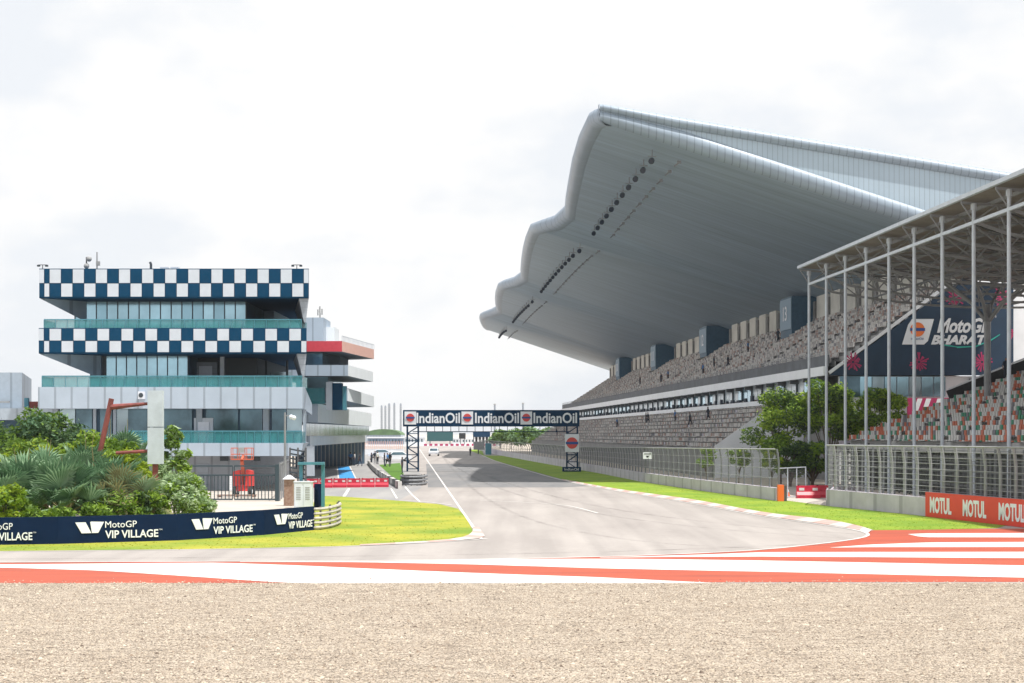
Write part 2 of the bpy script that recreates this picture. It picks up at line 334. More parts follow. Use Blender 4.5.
# ================================================================ GROUND
def ground_mats():
    # gravel
    m = bpy.data.materials.new('gravel'); m.use_nodes = True; t = m.node_tree; b = t.nodes['Principled BSDF']; b.inputs['Roughness'].default_value = .9
    co = t.nodes.new('ShaderNodeTexCoord')
    v = t.nodes.new('ShaderNodeTexVoronoi'); v.inputs['Scale'].default_value = 42; t.links.new(co.outputs['Object'], v.inputs['Vector'])
    r = t.nodes.new('ShaderNodeValToRGB'); e = r.color_ramp.elements; e[0].position = .13; e[0].color = (.07, .055, .042, 1); e[1].position = .95; e[1].color = (.72, .63, .53, 1)
    k = e.new(.35); k.color = (.36, .30, .235, 1); k = e.new(.7); k.color = (.50, .43, .35, 1)
    sp = t.nodes.new('ShaderNodeSeparateColor'); t.links.new(v.outputs['Color'], sp.inputs[0]); t.links.new(sp.outputs[0], r.inputs['Fac'])
    n = t.nodes.new('ShaderNodeTexNoise'); n.inputs['Scale'].default_value = .55; n.inputs['Detail'].default_value = 8; t.links.new(co.outputs['Object'], n.inputs['Vector'])
    r2 = t.nodes.new('ShaderNodeValToRGB'); r2.color_ramp.elements[0].position = .3; r2.color_ramp.elements[0].color = (.86, .84, .82, 1); r2.color_ramp.elements[1].position = .7; r2.color_ramp.elements[1].color = (1, 1, 1, 1)
    t.links.new(n.outputs['Fac'], r2.inputs['Fac'])
    mu = t.nodes.new('ShaderNodeMix'); mu.data_type = 'RGBA'; mu.blend_type = 'MULTIPLY'; mu.inputs[0].default_value = 1
    mm = t.nodes.new('ShaderNodeMapping'); mm.inputs['Scale'].default_value = (.22, 1, 1); t.links.new(co.outputs['Object'], mm.inputs['Vector'])
    nf = t.nodes.new('ShaderNodeTexNoise'); nf.inputs['Scale'].default_value = 5; nf.inputs['Detail'].default_value = 10; nf.inputs['Roughness'].default_value = .75; t.links.new(mm.outputs['Vector'], nf.inputs['Vector'])
    r3 = t.nodes.new('ShaderNodeValToRGB'); r3.color_ramp.elements[0].position = .36; r3.color_ramp.elements[0].color = (.62, .60, .58, 1); r3.color_ramp.elements[1].position = .55; r3.color_ramp.elements[1].color = (1.0, 1.0, 1.0, 1); t.links.new(nf.outputs['Fac'], r3.inputs['Fac'])
    mu2 = t.nodes.new('ShaderNodeMix'); mu2.data_type = 'RGBA'; mu2.blend_type = 'MULTIPLY'; mu2.inputs[0].default_value = 1
    t.links.new(r.outputs['Color'], mu.inputs[6]); t.links.new(r2.outputs['Color'], mu.inputs[7]); t.links.new(mu.outputs[2], mu2.inputs[6]); t.links.new(r3.outputs['Color'], mu2.inputs[7]); t.links.new(mu2.outputs[2], b.inputs['Base Color'])
    bp = t.nodes.new('ShaderNodeBump'); bp.inputs['Strength'].default_value = .8; bp.inputs['Distance'].default_value = .03
    t.links.new(v.outputs['Distance'], bp.inputs['Height']); bp.invert = True; t.links.new(bp.outputs['Normal'], b.inputs['Normal']); M['gravel'] = m
    # asphalt: warm grey worn surface with darker rubbered streaks along the straight
    m = bpy.data.materials.new('asphalt'); m.use_nodes = True; t = m.node_tree; b = t.nodes['Principled BSDF']; b.inputs['Roughness'].default_value = .85
    co = t.nodes.new('ShaderNodeTexCoord')
    def noise(sc, st, det=6):
        mm = t.nodes.new('ShaderNodeMapping'); mm.inputs['Scale'].default_value = st; t.links.new(co.outputs['Object'], mm.inputs['Vector'])
        n = t.nodes.new('ShaderNodeTexNoise'); n.inputs['Scale'].default_value = sc; n.inputs['Detail'].default_value = det; t.links.new(mm.outputs['Vector'], n.inputs['Vector']); return n
    n1 = noise(.25, (1, .35, 1)); n2 = noise(3.0, (1, 1, 1)); n3 = noise(.9, (1, .03, 1), 3)
    r = t.nodes.new('ShaderNodeValToRGB'); e = r.color_ramp.elements; e[0].position = .3; e[0].color = (.305, .28, .268, 1); e[1].position = .7; e[1].color = (.385, .357, .34, 1)
    t.links.new(n1.outputs['Fac'], r.inputs['Fac'])
    def mul(prev, n, lo, hi, p0=.35, p1=.65):
        rr = t.nodes.new('ShaderNodeValToRGB'); rr.color_ramp.elements[0].position = p0; rr.color_ramp.elements[1].position = p1
        rr.color_ramp.elements[0].color = (lo, lo, lo, 1); rr.color_ramp.elements[1].color = (hi, hi, hi, 1); t.links.new(n.outputs['Fac'], rr.inputs['Fac'])
        q = t.nodes.new('ShaderNodeMix'); q.data_type = 'RGBA'; q.blend_type = 'MULTIPLY'; q.inputs[0].default_value = 1
        t.links.new(prev, q.inputs[6]); t.links.new(rr.outputs['Color'], q.inputs[7]); return q.outputs[2]
    c = mul(r.outputs['Color'], n2, .93, 1.0); c = mul(c, n3, .86, 1.0, .38, .6); t.links.new(c, b.inputs['Base Color'])
    M['asphalt'] = m
    for nm, a, d in (('asphalt_shadow', (.15, .155, .165), (.215, .21, .21)), ('asphalt_lane', (.24, .24, .25), (.31, .305, .30))):
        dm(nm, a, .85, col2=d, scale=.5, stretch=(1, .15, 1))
    # grass
    for nm, a, d, sc in (('grass_left', (.15, .25, .015), (.38, .36, .03), .28), ('grass_right', (.13, .25, .012), (.26, .35, .02), .3), ('grass_pit', (.06, .16, .01), (.09, .2, .015), .5)):
        m = mat(nm, a, .9, col2=d, scale=sc, bump=.9, bscale=25, detail=12); M[nm] = m
ground_mats()
dm('dust', (.50, .44, .38), .9, var=.1, scale=.01)
dm('paving', (.46, .42, .38), .9, var=.08, scale=.6)
def sheet(name, x0, x1, y0, y1, z, m):
    mb = MB(); mb.quadv((x0, y0, z), (x1, y0, z), (x1, y1, z), (x0, y1, z)); return struct(name, mb, m)
sheet('ground', -6000, 6000, -400, 9000, 0, 'dust')
def gravel_sheet():
    mb = MB(); ye = EYE * F / (583.8 - HZ); xs = np.arange(-60, 70.01, .12); e = ye + RNG.normal(0, .035, len(xs)) + .06 * np.sin(xs * 1.7) + .05 * np.sin(xs * .53)
    for i in range(len(xs) - 1): mb.quadv((xs[i], ye - .5, .020), (xs[i + 1], ye - .5, .020), (xs[i + 1], e[i + 1], .020), (xs[i], e[i], .020))
    mb.quadv((-60, -5, .020), (69.96, -5, .020), (69.96, ye - .5, .020), (-60, ye - .5, .020)); struct('gravel_trap', mb, 'gravel')
gravel_sheet()
poly('track', [(-260, 584.5), (1300, 584.5), (1300, 525), (880, 520), (700, 500), (510, 458), (470, 446), (440, 440), (360, 440), (330, 452), (305, 470), (296, 500), (200, 520), (-260, 540)], .008, 'asphalt')
poly('pit_lane', [(300, 499), (399, 500.5), (421, 488), (421, 474), (404, 462), (401, 452), (352, 452), (312, 466), (300, 480)], .012, 'asphalt_lane')
poly('driveway', [(150, 520), (330, 520), (330, 497), (305, 470), (290, 466), (170, 466)], .010, 'paving')
poly('track_roof_shadow', [(428, 487.5), (562, 487.5), (592, 486), (560, 478), (520, 467.5), (510, 464), (426, 464)], .012, 'asphalt_shadow')  # shadow of the grandstand roof painted across the straight as darker asphalt
ge = [(-260, 553.5), (0, 551.5), (200, 549.5), (330, 547), (360, 545.8), (420, 543.0), (458, 540), (470, 536), (473, 531), (466, 518), (458, 509), (440, 504.5), (399, 501), (360, 498), (336, 496.5), (318, 496), (312, 505), (290, 512), (200, 516), (0, 520), (-260, 528)]
poly('grass_verge_left', ge, .016, 'grass_left')
poly('grass_pit_strip', [(379, 465), (400, 463), (405, 478), (400, 482), (391, 476)], .018, 'grass_pit')
poly('grass_verge_right', [(484, 455.5), (501.5, 455.7), (583, 468), (641, 480), (700, 488), (776, 499), (800, 501), (827, 505), (928, 515.5), (1010, 524.5), (997, 528.5), (930, 530), (875, 530.5), (860, 527), (830, 520.5), (765, 514), (700, 501), (650, 494), (609, 488.3), (562, 479.5), (520, 467.8), (496, 461), (472, 451.5), (470, 449.6), (482, 450)], .016, 'grass_right')
poly('access_apron', [(776, 499.5), (827, 506), (829, 496), (826, 488), (776, 486)], .02, 'paving')
# painted run-off: red base, white stripes a layer above
red_top = [(-260, 562), (0, 563.2), (200, 562), (430, 560.6), (600, 557.4), (700, 553.6), (765, 550.2), (830, 543.6), (860, 539), (870, 535), (866, 531), (880, 530.2), (930, 529.6), (1000, 529), (1300, 527)]
rt = red_top
def lane_poly(name, top, bot, z, m):
    poly(name, list(bot) + list(reversed(top)), z, m)
lane_poly('runoff_paint_red', rt, [(-260, 584), (1300, 582)], .014, 'paint_red')
E = dict(
 w1t=[(-260, 563.2), (0, 565), (150, 563.6), (220, 563.2), (300, 566.0), (360, 568.8), (477, 573.7), (594, 577.6), (711, 583.4)],
 w1b=[(-260, 566), (0, 568), (97, 571), (176, 576), (264, 582), (300, 583.8), (711, 583.8)],
 w2t=[(430, 560.9), (516, 559.3), (633, 559.3), (760, 561), (1024, 566), (1300, 571)],
 w2b=[(240, 562.4), (360, 562.6), (477, 565), (594, 568.7), (700, 571), (760, 572.2), (1024, 578.2), (1300, 584)],
 w3t=[(600, 557.9), (700, 555.2), (765, 552.6), (1024, 552.3), (1300, 552)],
 w3b=[(600, 558.2), (672, 557.4), (760, 557), (1024, 558.6), (1300, 560)],
 w4t=[(830, 548), (870, 545), (930, 542.8), (1024, 542.4), (1300, 542)],
 w4b=[(830, 548.1), (863, 547.6), (1024, 547.5), (1300, 547.4)],
 w5t=[(908, 534.5), (925, 533.8), (1024, 533.4), (1300, 532.5)],
 w5b=[(908, 534.6), (922, 537.6), (1024, 537.8), (1300, 538)])
stripe('runoff_stripe_white', E['w1t'], E['w1b'], .018, 'paint_white')
stripe('runoff_stripe_white', [(240, 562.0), (360, 561.8)] + E['w2t'], E['w2b'], .018, 'paint_white')
for k in (3, 4, 5): stripe('runoff_stripe_white', E['w%dt' % k], E['w%db' % k], .018, 'paint_white')
# white track edge lines
Lc = lambda pts, n=2: [tuple(G(x, y).xy) for x, y in chaikin(pts, n)]
ribbon('track_line', [tuple(S(2.75, Z).xy) for Z in (64.2, 75, 90, 110, 150, 200, 300, 500)] , .12, .022, 'paint_white')
ribbon('track_line', Lc([(478, 453.5), (496, 461.6), (520, 468.6), (562, 480.6), (609, 490.2), (700, 504.9), (765, 517.2), (830, 526), (860, 531), (870, 534.8), (862, 538.6), (830, 543.2), (765, 550.2), (700, 553.8), (600, 557.4), (430, 560.8), (200, 562.3), (-260, 562)], 1), .14, .024, 'paint_white')
ribbon('grid_line', Lc([(480, 500.6), (520, 502.4), (563, 505), (580, 508.5), (598, 513.5)]), .12, .022, 'paint_white')
ribbon('track_line', Lc([(-260, 554), (0, 552), (200, 550), (330, 547.5), (420, 543.6), (470, 540.6), (487, 539.0)]), .12, .022, 'paint_white')
ribbon('track_line', Lc([(399, 500.6), (425, 502), (452, 505.5)], 1), .12, .026, 'paint_white')
ribbon('track_line', Lc([(405, 487), (412, 495), (420, 502)], 0), .12, .022, 'paint_white')
# left apex kerb and right kerb with alternating faded blocks
dm('kerb_pale', (.52, .47, .44), .7, var=.1, scale=1)
def kerb(name, outer, inner, n, z=.03):
    mb = MB(); o = [Vector(G(*p)) for p in chaikin(outer, 2)]; i_ = [Vector(G(*p)) for p in chaikin(inner, 2)]
    def samp(L_, t):
        d = [0];
        for a, b in zip(L_, L_[1:]): d.append(d[-1] + (b - a).length)
        q = t * d[-1]
        for k in range(len(d) - 1):
            if q <= d[k + 1] + 1e-6: return L_[k].lerp(L_[k + 1], (q - d[k]) / max(1e-6, d[k + 1] - d[k]))
        return L_[-1]
    for k in range(n):
        a, b = k / n, (k + 1) / n; mb.m(k % 2); p = [samp(o, a), samp(i_, a), samp(i_, b), samp(o, b)]
        mb.quadv((p[0].x, p[0].y, z + .03), (p[1].x, p[1].y, z), (p[2].x, p[2].y, z), (p[3].x, p[3].y, z + .03))
    return struct(name, mb, ['kerb_pink', 'kerb_pale'])
kerb('kerb', [(562, 479.6), (609, 488.4), (650, 494.3), (700, 501), (765, 514), (830, 520.5), (862, 527.5), (872, 531)], [(562, 480.3), (609, 489.8), (650, 496.5), (700, 504.3), (765, 516.6), (830, 525.4), (860, 530.4), (868, 533.6)], 38)
kerb('kerb', [(473, 528), (473, 532), (470, 536), (458, 540), (420, 543.0), (360, 545.8)], [(479, 528), (483, 534), (486, 538), (470, 540.2), (420, 543.6), (360, 546.2)], 9)
# loose stones on the trap
def stones():
    n = 30000; Z = np.where(RNG.random(n) < .03, 45.2 + RNG.exponential(.35, n), RNG.uniform(25.5, 45.3, n)) ; px = RNG.uniform(-90, 1110, n); X = (px - 512) * Z / F
    r = RNG.uniform(.010, .026, n) * (1 + .9 * (RNG.random(n) > .96)); a = RNG.uniform(0, 6.28, n)
    base = np.array([(1, 0, 0), (0, 1, 0), (-1, 0, 0), (0, -1, 0), (.1, .1, 1)])
    V = np.zeros((n, 5, 3)); ca, sa = np.cos(a), np.sin(a)
    for k in range(5):
        bx, by, bz = base[k]; sx_ = RNG.uniform(.7, 1.4, n)
        V[:, k, 0] = X + r * sx_ * (bx * ca - by * sa); V[:, k, 1] = Z + r * sx_ * (bx * sa + by * ca); V[:, k, 2] = .018 + r * bz * RNG.uniform(.5, .9, n) + .004
    Fc = np.array([(0, 1, 4), (1, 2, 4), (2, 3, 4), (3, 0, 4)])[None] + (np.arange(n) * 5)[:, None, None]
    mi = np.repeat(RNG.choice([0, 1, 2, 3], n, p=[.42, .33, .15, .10]), 4)
    mb = MB(); mb.np_add(V.reshape(-1, 3), Fc.reshape(-1, 3), mi)
    tag(mb.build('gravel_stones', [M[k] for k in ('st_a', 'st_b', 'st_c', 'st_d')]), 'loose beige and brown stones scattered over the gravel trap', 'gravel', kind='stuff')
dm('st_a', (.44, .37, .29), .9); dm('st_b', (.54, .47, .38), .9); dm('st_c', (.26, .20, .15), .9); dm('st_d', (.12, .09, .07), .9)
stones()
dm('suite_glass', (.55, .64, .70), .2, .0, var=.3, scale=.4)
# short grass blades that roughen the verges and their borders
def inside(px, py, P_):
    c = np.zeros(len(px), bool); n = len(P_)
    for i in range(n):
        x1, y1 = P_[i]; x2, y2 = P_[(i + 1) % n]
        if y1 == y2: continue
        c ^= ((y1 > py) != (y2 > py)) & (px < (x2 - x1) * (py - y1) / (y2 - y1) + x1)
    return c
def blades(pix, n, xr, yr, label, mats, hh=.07):
    px = RNG.uniform(*xr, n); py = RNG.uniform(*yr, n); jx = px + RNG.normal(0, .8, n); jy = py + RNG.normal(0, .35, n); k = inside(jx, jy, pix); px, py = px[k], py[k]; n = len(px)
    Z = EYE * F / (py - HZ); X_ = (px - 512) * Z / F; a = RNG.uniform(0, 6.28, n); w = RNG.uniform(.02, .05, n); h = hh * RNG.uniform(.4, 1.3, n); lx, ly = RNG.normal(0, .03, n), RNG.normal(0, .03, n)
    V = np.zeros((n, 3, 3)); V[:, 0] = np.stack([X_ - np.cos(a) * w, Z - np.sin(a) * w, np.full(n, .012)], 1); V[:, 1] = np.stack([X_ + np.cos(a) * w, Z + np.sin(a) * w, np.full(n, .012)], 1); V[:, 2] = np.stack([X_ + lx, Z + ly, .012 + h], 1)
    mb = MB(); mb.np_add(V.reshape(-1, 3), np.arange(3 * n).reshape(-1, 3), RNG.integers(0, len(mats), n)); tag(mb.build('grass', mats), label, 'grass', kind='stuff')
GR = [(x, y) for x, y in [(484, 455.5), (501.5, 455.7), (583, 468), (641, 480), (700, 488), (776, 499), (800, 501), (827, 505), (928, 515.5), (1010, 524.5), (997, 528.5), (930, 530), (875, 530.5), (860, 527), (830, 520.5), (765, 514), (700, 501), (650, 494), (609, 488.3), (562, 479.5)]]
dm('blade_a', (.15, .26, .015), .8); dm('blade_b', (.29, .33, .025), .8); dm('blade_c', (.36, .33, .04), .8); dm('blade_e', (.22, .33, .02), .8); dm('blade_d', (.11, .21, .015), .8)
translucent(['blade_a', 'blade_b', 'blade_c', 'blade_e'], .5)
blades(ge, 5000, (-40, 476), (496, 553), 'short yellowing grass blades on the left verge', ['blade_b', 'blade_b', 'blade_c', 'blade_b'], .03)
blades(GR, 9000, (562, 1016), (478, 531), 'short green grass blades on the right verge', ['blade_a', 'blade_b', 'blade_e', 'blade_e'], .03)
# faint rubber laid down by tyres
m_ = mat('rubber', (.16, .15, .15), .8, col2=(.2, .19, .18), scale=2, stretch=(3, .1, 1)); t_ = m_.node_tree; M['rubber'] = m_
n_ = t_.nodes.new('ShaderNodeTexNoise'); n_.inputs['Scale'].default_value = .6; n_.inputs['Detail'].default_value = 6; c_ = t_.nodes.new('ShaderNodeTexCoord'); t_.links.new(c_.outputs['Object'], n_.inputs['Vector'])
r_ = t_.nodes.new('ShaderNodeMapRange'); r_.inputs['From Min'].default_value = .35; r_.inputs['From Max'].default_value = .75; r_.inputs['To Max'].default_value = .26; t_.links.new(n_.outputs['Fac'], r_.inputs['Value']); t_.links.new(r_.outputs[0], t_.nodes['Principled BSDF'].inputs['Alpha'])
for k_, (pts_, w_) in enumerate((([(440, 452), (470, 470), (520, 488), (600, 508), (700, 522), (790, 530), (860, 534.5)], .35), ([(436, 452), (462, 472), (505, 492), (590, 514), (700, 528), (800, 536), (900, 541)], .3), ([(438, 450), (452, 470), (485, 500), (540, 525), (640, 543), (760, 549)], .28), ([(1060, 534), (900, 540), (780, 546), (620, 552), (420, 556), (100, 559), (-200, 560)], .5))):
    ribbon('tyre_marks', Lc(pts_, 3), w_, .0135, 'rubber')
# ================================================================ MAIN GRANDSTAND
Z0, Z1 = 138.0, 377.0
gs = thing('grandstand', S(28, 156, 0), 'huge main grandstand with a wavy grey cantilever roof and two tiers of pale seats', 'grandstand')
LOW = lambda u: 2.4 + .70 * (u - 28); UPP = lambda u: 9.4 + .65 * (u - 34)
# lower terrace: stepped concrete
def terrace(name, u0, u1, h0, rake, step, za, zb, back_u, base_h, m):
    mb = MB(); n = int(round((u1 - u0) / step)); prof = [(u0, base_h), (u0, h0)]
    for k in range(n):
        prof.append((u0 + (k + 1) * step, h0 + rake * k * step)); prof.append((u0 + (k + 1) * step, h0 + rake * (k + 1) * step))
    prof += [(back_u, prof[-1][1]), (back_u, base_h)]
    A = [S(u, za, h) for u, h in prof]; B = [S(u, zb, h) for u, h in prof]
    for i in range(len(prof) - 1): mb.quadv(A[i], B[i], B[i + 1], A[i + 1])
    return mb, prof
ST = .68
mb, pr = terrace('l', 28, 34.8, 2.4, .70, ST, 156, Z1 + 8, 38, 0, None); mb.build('lower_terrace', 'concrete', gs)
e = MB(); e.quadv(*[S(*q) for q in ((28, 155.9, 0), (28, 155.9, 2.9), (34.8, 155.9, 7.7), (38, 155.9, 7.7), (38, 155.9, 0))]); e.build('end_wall', 'white', gs)
e = MB(); e.hexa([S(27.8, 156, 0), S(28, 156, 0), S(28, 385, 0), S(27.8, 385, 0)], [S(27.8, 156, 2.6), S(28, 156, 2.6), S(28, 385, 2.6), S(27.8, 385, 2.6)]); e.build('front_wall', 'concrete_dk', gs)
mb, pr = terrace('u', 34, 44.4, 9.5, .65, .65, Z0, Z1, 46, 9.0, None); mb.build('upper_terrace', 'concrete', gs)
def sbox(mb, u0, u1, za, zb, h0, h1):
    return mb.hexa([S(u0, za, h0), S(u1, za, h0), S(u1, zb, h0), S(u0, zb, h0)], [S(u0, za, h1), S(u1, za, h1), S(u1, zb, h1), S(u0, zb, h1)])
sbox(MB(), 33.6, 33.95, Z0 - .2, Z1 + .3, 8.75, 9.5).build('upper_fascia', 'white', gs)
for k in range(48): sbox(MB(), 33.62, 34.4, Z0 + 2 + k * 5, Z0 + 2.25 + k * 5, 8.4, 8.745).build('fascia_bracket', 'steel_dk', gs)
sbox(MB(), 33.97, 34.1, Z0, Z1, 9.5, 10.45).build('parapet', 'parapet_grey' if 'parapet_grey' in M else dm('parapet_grey', (.10, .11, .13), .7, var=.2, scale=.6), gs)
mb = MB()
for h in (10.6, 10.8): mb.bar(S(33.95, Z0, h), S(33.95, Z1, h), .05)
for k in range(96): mb.bar(S(33.95, Z0 + k * 2.5, 10.4), S(33.95, Z0 + k * 2.5, 10.8), .05)
mb.build('handrail', 'steel', gs)
sbox(MB(), 33.9, 34.6, 142, Z1 + 2, 6.75, 7.2).build('suite_sill', 'white', gs)
# glazed suites between the tiers
mb = MB(); z = 142.0
while z < Z1 - 1:
    mb.m(int(RNG.choice([0, 0, 0, 1]))); sbox(mb, 34.75, 34.85, z + .09, z + 2.41, 7.2, 8.9); z += 2.5
mb.build('suite_glazing', ['suite_glass', 'glass'], gs)
z = 142.0
while z < Z1: sbox(MB(), 34.6, 34.85, z - .09, z + .09, 7.2, 8.9).build('suite_partition', 'frame_dark', gs); z += 5.0
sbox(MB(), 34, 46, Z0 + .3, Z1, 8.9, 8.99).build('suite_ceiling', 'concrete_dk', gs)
z = 142.6
while z < Z1: sbox(MB(), 34.3, 34.5, z, z + random.uniform(.5, 1.5), 7.2, random.uniform(7.5, 7.85)).build('suite_seating', 'cloth_dark', gs); z += 3.4
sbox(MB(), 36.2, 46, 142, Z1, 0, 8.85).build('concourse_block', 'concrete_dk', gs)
# back wall: precast fins and recessed dark joints
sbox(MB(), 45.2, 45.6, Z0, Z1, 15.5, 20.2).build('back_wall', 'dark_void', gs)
z = Z0 + 1
towers = [(187, 5.5, '13'), (240.5, 5.5, '12'), (290, 5.5, '11'), (340, 5.5, '10')]
while z < Z1 - 3:
    if not any(t[0] - 5.2 < z < t[0] + t[1] + .2 for t in towers):
        bp0 = sbox(MB(), 44.5, 45.2, z, z + 3.9, 15.6, 19.0).build('back_panel', 'precast', gs); sbox(MB(), 44.3, 45.19, z + 3.91, z + 4.7, 15.6, 18.5).build('pilaster', 'concrete_dk', bp0)
    z += 6.1
for z, dz, num in towers:
    tw = sbox(MB(), 42.1, 45.3, z, z + dz, 15.0, 19.3).build('stair_tower', 'roof_tower', gs) if 'roof_tower' in M else sbox(MB(), 42.1, 45.3, z, z + dz, 14.3, 19.2).build('stair_tower', dm('roof_tower', (.05, .12, .19), .6, var=.1), gs)
    sb = sbox(MB(), 42.0, 42.1, z, z + dz, 15.6, 19.0).build('number_board', M.get('board_blue') or dm('board_blue', (.20, .30, .40), .6), tw)
    text(num, S(41.98, z + dz * .68, 16.6), (-103 / F * -1, -1, 0), 1.9, 1.6, 'white', tw, 'lettering', bold=.01, off=.02)
# seats -------------------------------------------------
def seat_arrays(P, w=.42):
    """P (n,3): seat base centre; the seat faces -X. pan + back as two boxes"""
    def bx(x0, x1, y0, y1, z0, z1):
        return np.array([(x0, y0, z0), (x1, y0, z0), (x1, y1, z0), (x0, y1, z0), (x0, y0, z1), (x1, y0, z1), (x1, y1, z1), (x0, y1, z1)], float)
    B = np.vstack([bx(-.20, .20, -w / 2, w / 2, .36, .43), bx(.16, .24, -w / 2, w / 2, .43, .74)])
    f = np.array([(0, 3, 2, 1), (4, 5, 6, 7), (0, 1, 5, 4), (1, 2, 6, 5), (2, 3, 7, 6), (3, 0, 4, 7)]); f = np.vstack([f, f + 8])
    V = (P[:, None, :] + B[None]).reshape(-1, 3); Fc = (f[None] + (np.arange(len(P)) * 16)[:, None, None]).reshape(-1, 4); return V, Fc
def add_seats(P, cidx, mats, parent, near_idx, label_part='seat'):
    near = set(int(i) for i in near_idx); rest = np.array([i for i in range(len(P)) if i not in near])
    V, Fc = seat_arrays(P[rest]); mb = MB(); mb.np_add(V, Fc, np.repeat(cidx[rest], 12)); o = mb.build('seats', mats, parent); o['kind'] = 'stuff'
    protos = {}
    base = np.array(wloc(parent))
    for i in near:
        c = int(cidx[i])
        if c not in protos:
            V, Fc = seat_arrays(np.zeros((1, 3))); me = bpy.data.meshes.new('seat'); me.from_pydata(V.tolist(), [], Fc.tolist()); me.materials.append(M[mats[c]]); protos[c] = me
        s_ = bpy.data.objects.new('seat', protos[c]); COL.objects.link(s_); s_.parent = parent; s_.location = tuple(P[i] - base)
P = []; 
for r in range(10):
    u = 28 + ST * (r + .62); h = 2.4 + .7 * ST * r
    z = 156.6
    while z < Z1 + 7:
        if (z - 156) % 17 > 1.3: P.append(tuple(S(u, z, h)))
        z += .55
PL = np.array(P); P = []
for r in range(16):
    u = 34 + .65 * (r + .62); h = 9.5 + .65 * .65 * r; z = Z0 + .6
    while z < Z1 - .5:
        if (z - Z0) % 17 > 1.3 and not any(t[0] - .4 < z < t[0] + t[1] + .4 and u > 41.2 for t in towers): P.append(tuple(S(u, z, h)))
        z += .55
PU = np.array(P); PA = np.vstack([PL, PU])
pxs = 512 + PA[:, 0] * F / PA[:, 1]
score = PA[:, 1] + 1000 * ((pxs > 800) & (PA[:, 1] < 156)) + 300 * (PA[:, 2] < 9)
vis = np.argsort(score)[:100]
row = np.round(PA[:, 2] * 3).astype(int)
ci = RNG.choice([0, 1, 2, 3], len(PA), p=[.33, .42, .13, .12])
add_seats(PA, ci, ['seat_a', 'seat_b', 'seat_c', 'seat_d'], gs, vis)
mb = MB()      # aisle steps and handrails up the tiers
z = 156.3
while z < Z1:
    for k in range(10): mb.hexa([S(28 + ST * k, z, 2.4 + .7 * ST * k + .01), S(28 + ST * k + .3, z, 2.4 + .7 * ST * k + .01), S(28 + ST * k + .3, z + 1.0, 2.4 + .7 * ST * k + .01), S(28 + ST * k, z + 1.0, 2.4 + .7 * ST * k + .01)], [S(28 + ST * k, z, 2.64 + .7 * ST * k), S(28 + ST * k + .3, z, 2.64 + .7 * ST * k), S(28 + ST * k + .3, z + 1, 2.64 + .7 * ST * k), S(28 + ST * k, z + 1, 2.64 + .7 * ST * k)])
    z += 17
mb.build('aisle_steps', 'concrete_lt', gs)
# near end of the upper deck: banner, glazed end wall
eb = MB(); ez = Z0 - .35
out_ = [(34.0, 8.75), (35.2, 9.6), (43.8, 15.9), (44.6, 16.2), (48.9, 16.0), (48.9, 8.75)]
eb.hexa([S(u, ez, h) for u, h in out_], [S(u, ez - .12, h) for u, h in out_])
bn = tag(eb.build('banner', 'navy_banner' if 'navy_banner' in M else dm('navy_banner', (.010, .035, .075), .6, var=.12, scale=1), origin=S(41, ez, 8.7)), 'dark navy sponsor banner with white lettering hung across the end of the main grandstand', 'banner')
bx_ = Vector((1, 0, 0)); bz_ = ez - .13
mb = MB(); mb.bar(S(34.0, ez - .05, 8.95), S(43.7, ez - .05, 16.15), .18, .25); mb.build('banner_edge', 'white', bn)
def at(px, py, Z): return W(px, py, Z)
Zs = ez - .14
mb = MB(); pts = [(902, 344.5), (908, 325), (912, 319), (934, 319), (928, 341), (924, 344.5)]
mb.hexa([at(x, y, Zs) for x, y in pts], [at(x, y, Zs - .02) for x, y in pts]); mb.build('logo_panel', 'white', bn)
c = at(917.5, 329.5, Zs - .03); mb = MB(); mb.disc(c, (1, 0, 0), (0, 0, 1), .58, .58, depth=.02); mb.m(1); mb.box(c.x - .60, c.x + .60, c.y - .05, c.y - .03, c.z - .12, c.z + .12)
mb.build('emblem', ['logo_orange', 'logo_blue'], bn)
text('IndianOil', at(911, 339.8, Zs - .02), (1, 0, 0), 1.0, .18, 'logo_blue', bn, off=.01)
text('MotoGP', at(937, 333, Zs), (1, 0, 0), 54 * Zs / F, 15 * Zs / F, 'white', bn, bold=.035, shear=.3, off=.01)
text('BHARAT', at(931, 344.5, Zs), (1, 0, 0), 56 * Zs / F, 9.5 * Zs / F, 'white', bn, bold=.05, shear=.3, off=.01)
text('TM', at(991, 317.6, Zs), (1, 0, 0), 5 * Zs / F, 2.2 * Zs / F, 'white', bn, off=.01)
mb = MB(); A_ = [(943, 344), (957, 346.5), (975, 346), (990, 340), (1000, 334)]
for (a, b), (c, d) in zip(A_, A_[1:]): mb.quadv(at(a, b + 1.6, Zs - .02), at(c, d + .9, Zs - .02), at(c, d, Zs - .02), at(a, b, Zs - .02))
mb.build('swoosh', 'teal_mark', bn)
for (bx0, by0, br) in ((955, 298, 9), (1002, 297, 10), (919, 362, 9.5), (982, 362, 10), (1014, 334, 7), (853, 362, 9)):
    mb = MB(); cc = at(bx0, by0, Zs)
    for k in range(18):
        a = 2 * math.pi * k / 18 + random.uniform(-.1, .1); r1 = br * Zs / F * random.uniform(.65, 1.1); d = Vector((math.cos(a), 0, math.sin(a))); n = Vector((-d.z, 0, d.x)) * .035
        tip = cc + d * r1
        if tip.x - (S(48.9, ez).x) > -.1: continue
        p0 = cc + d * .1; mb.quadv(p0 - n * .5 + Vector((0, -.01, 0)), tip - n * 1.8 + Vector((0, -.01, 0)), tip + n * 1.8 + Vector((0, -.01, 0)), p0 + n * .5 + Vector((0, -.01, 0)))
    if mb.v: mb.build('firework_motif', 'burst', bn)
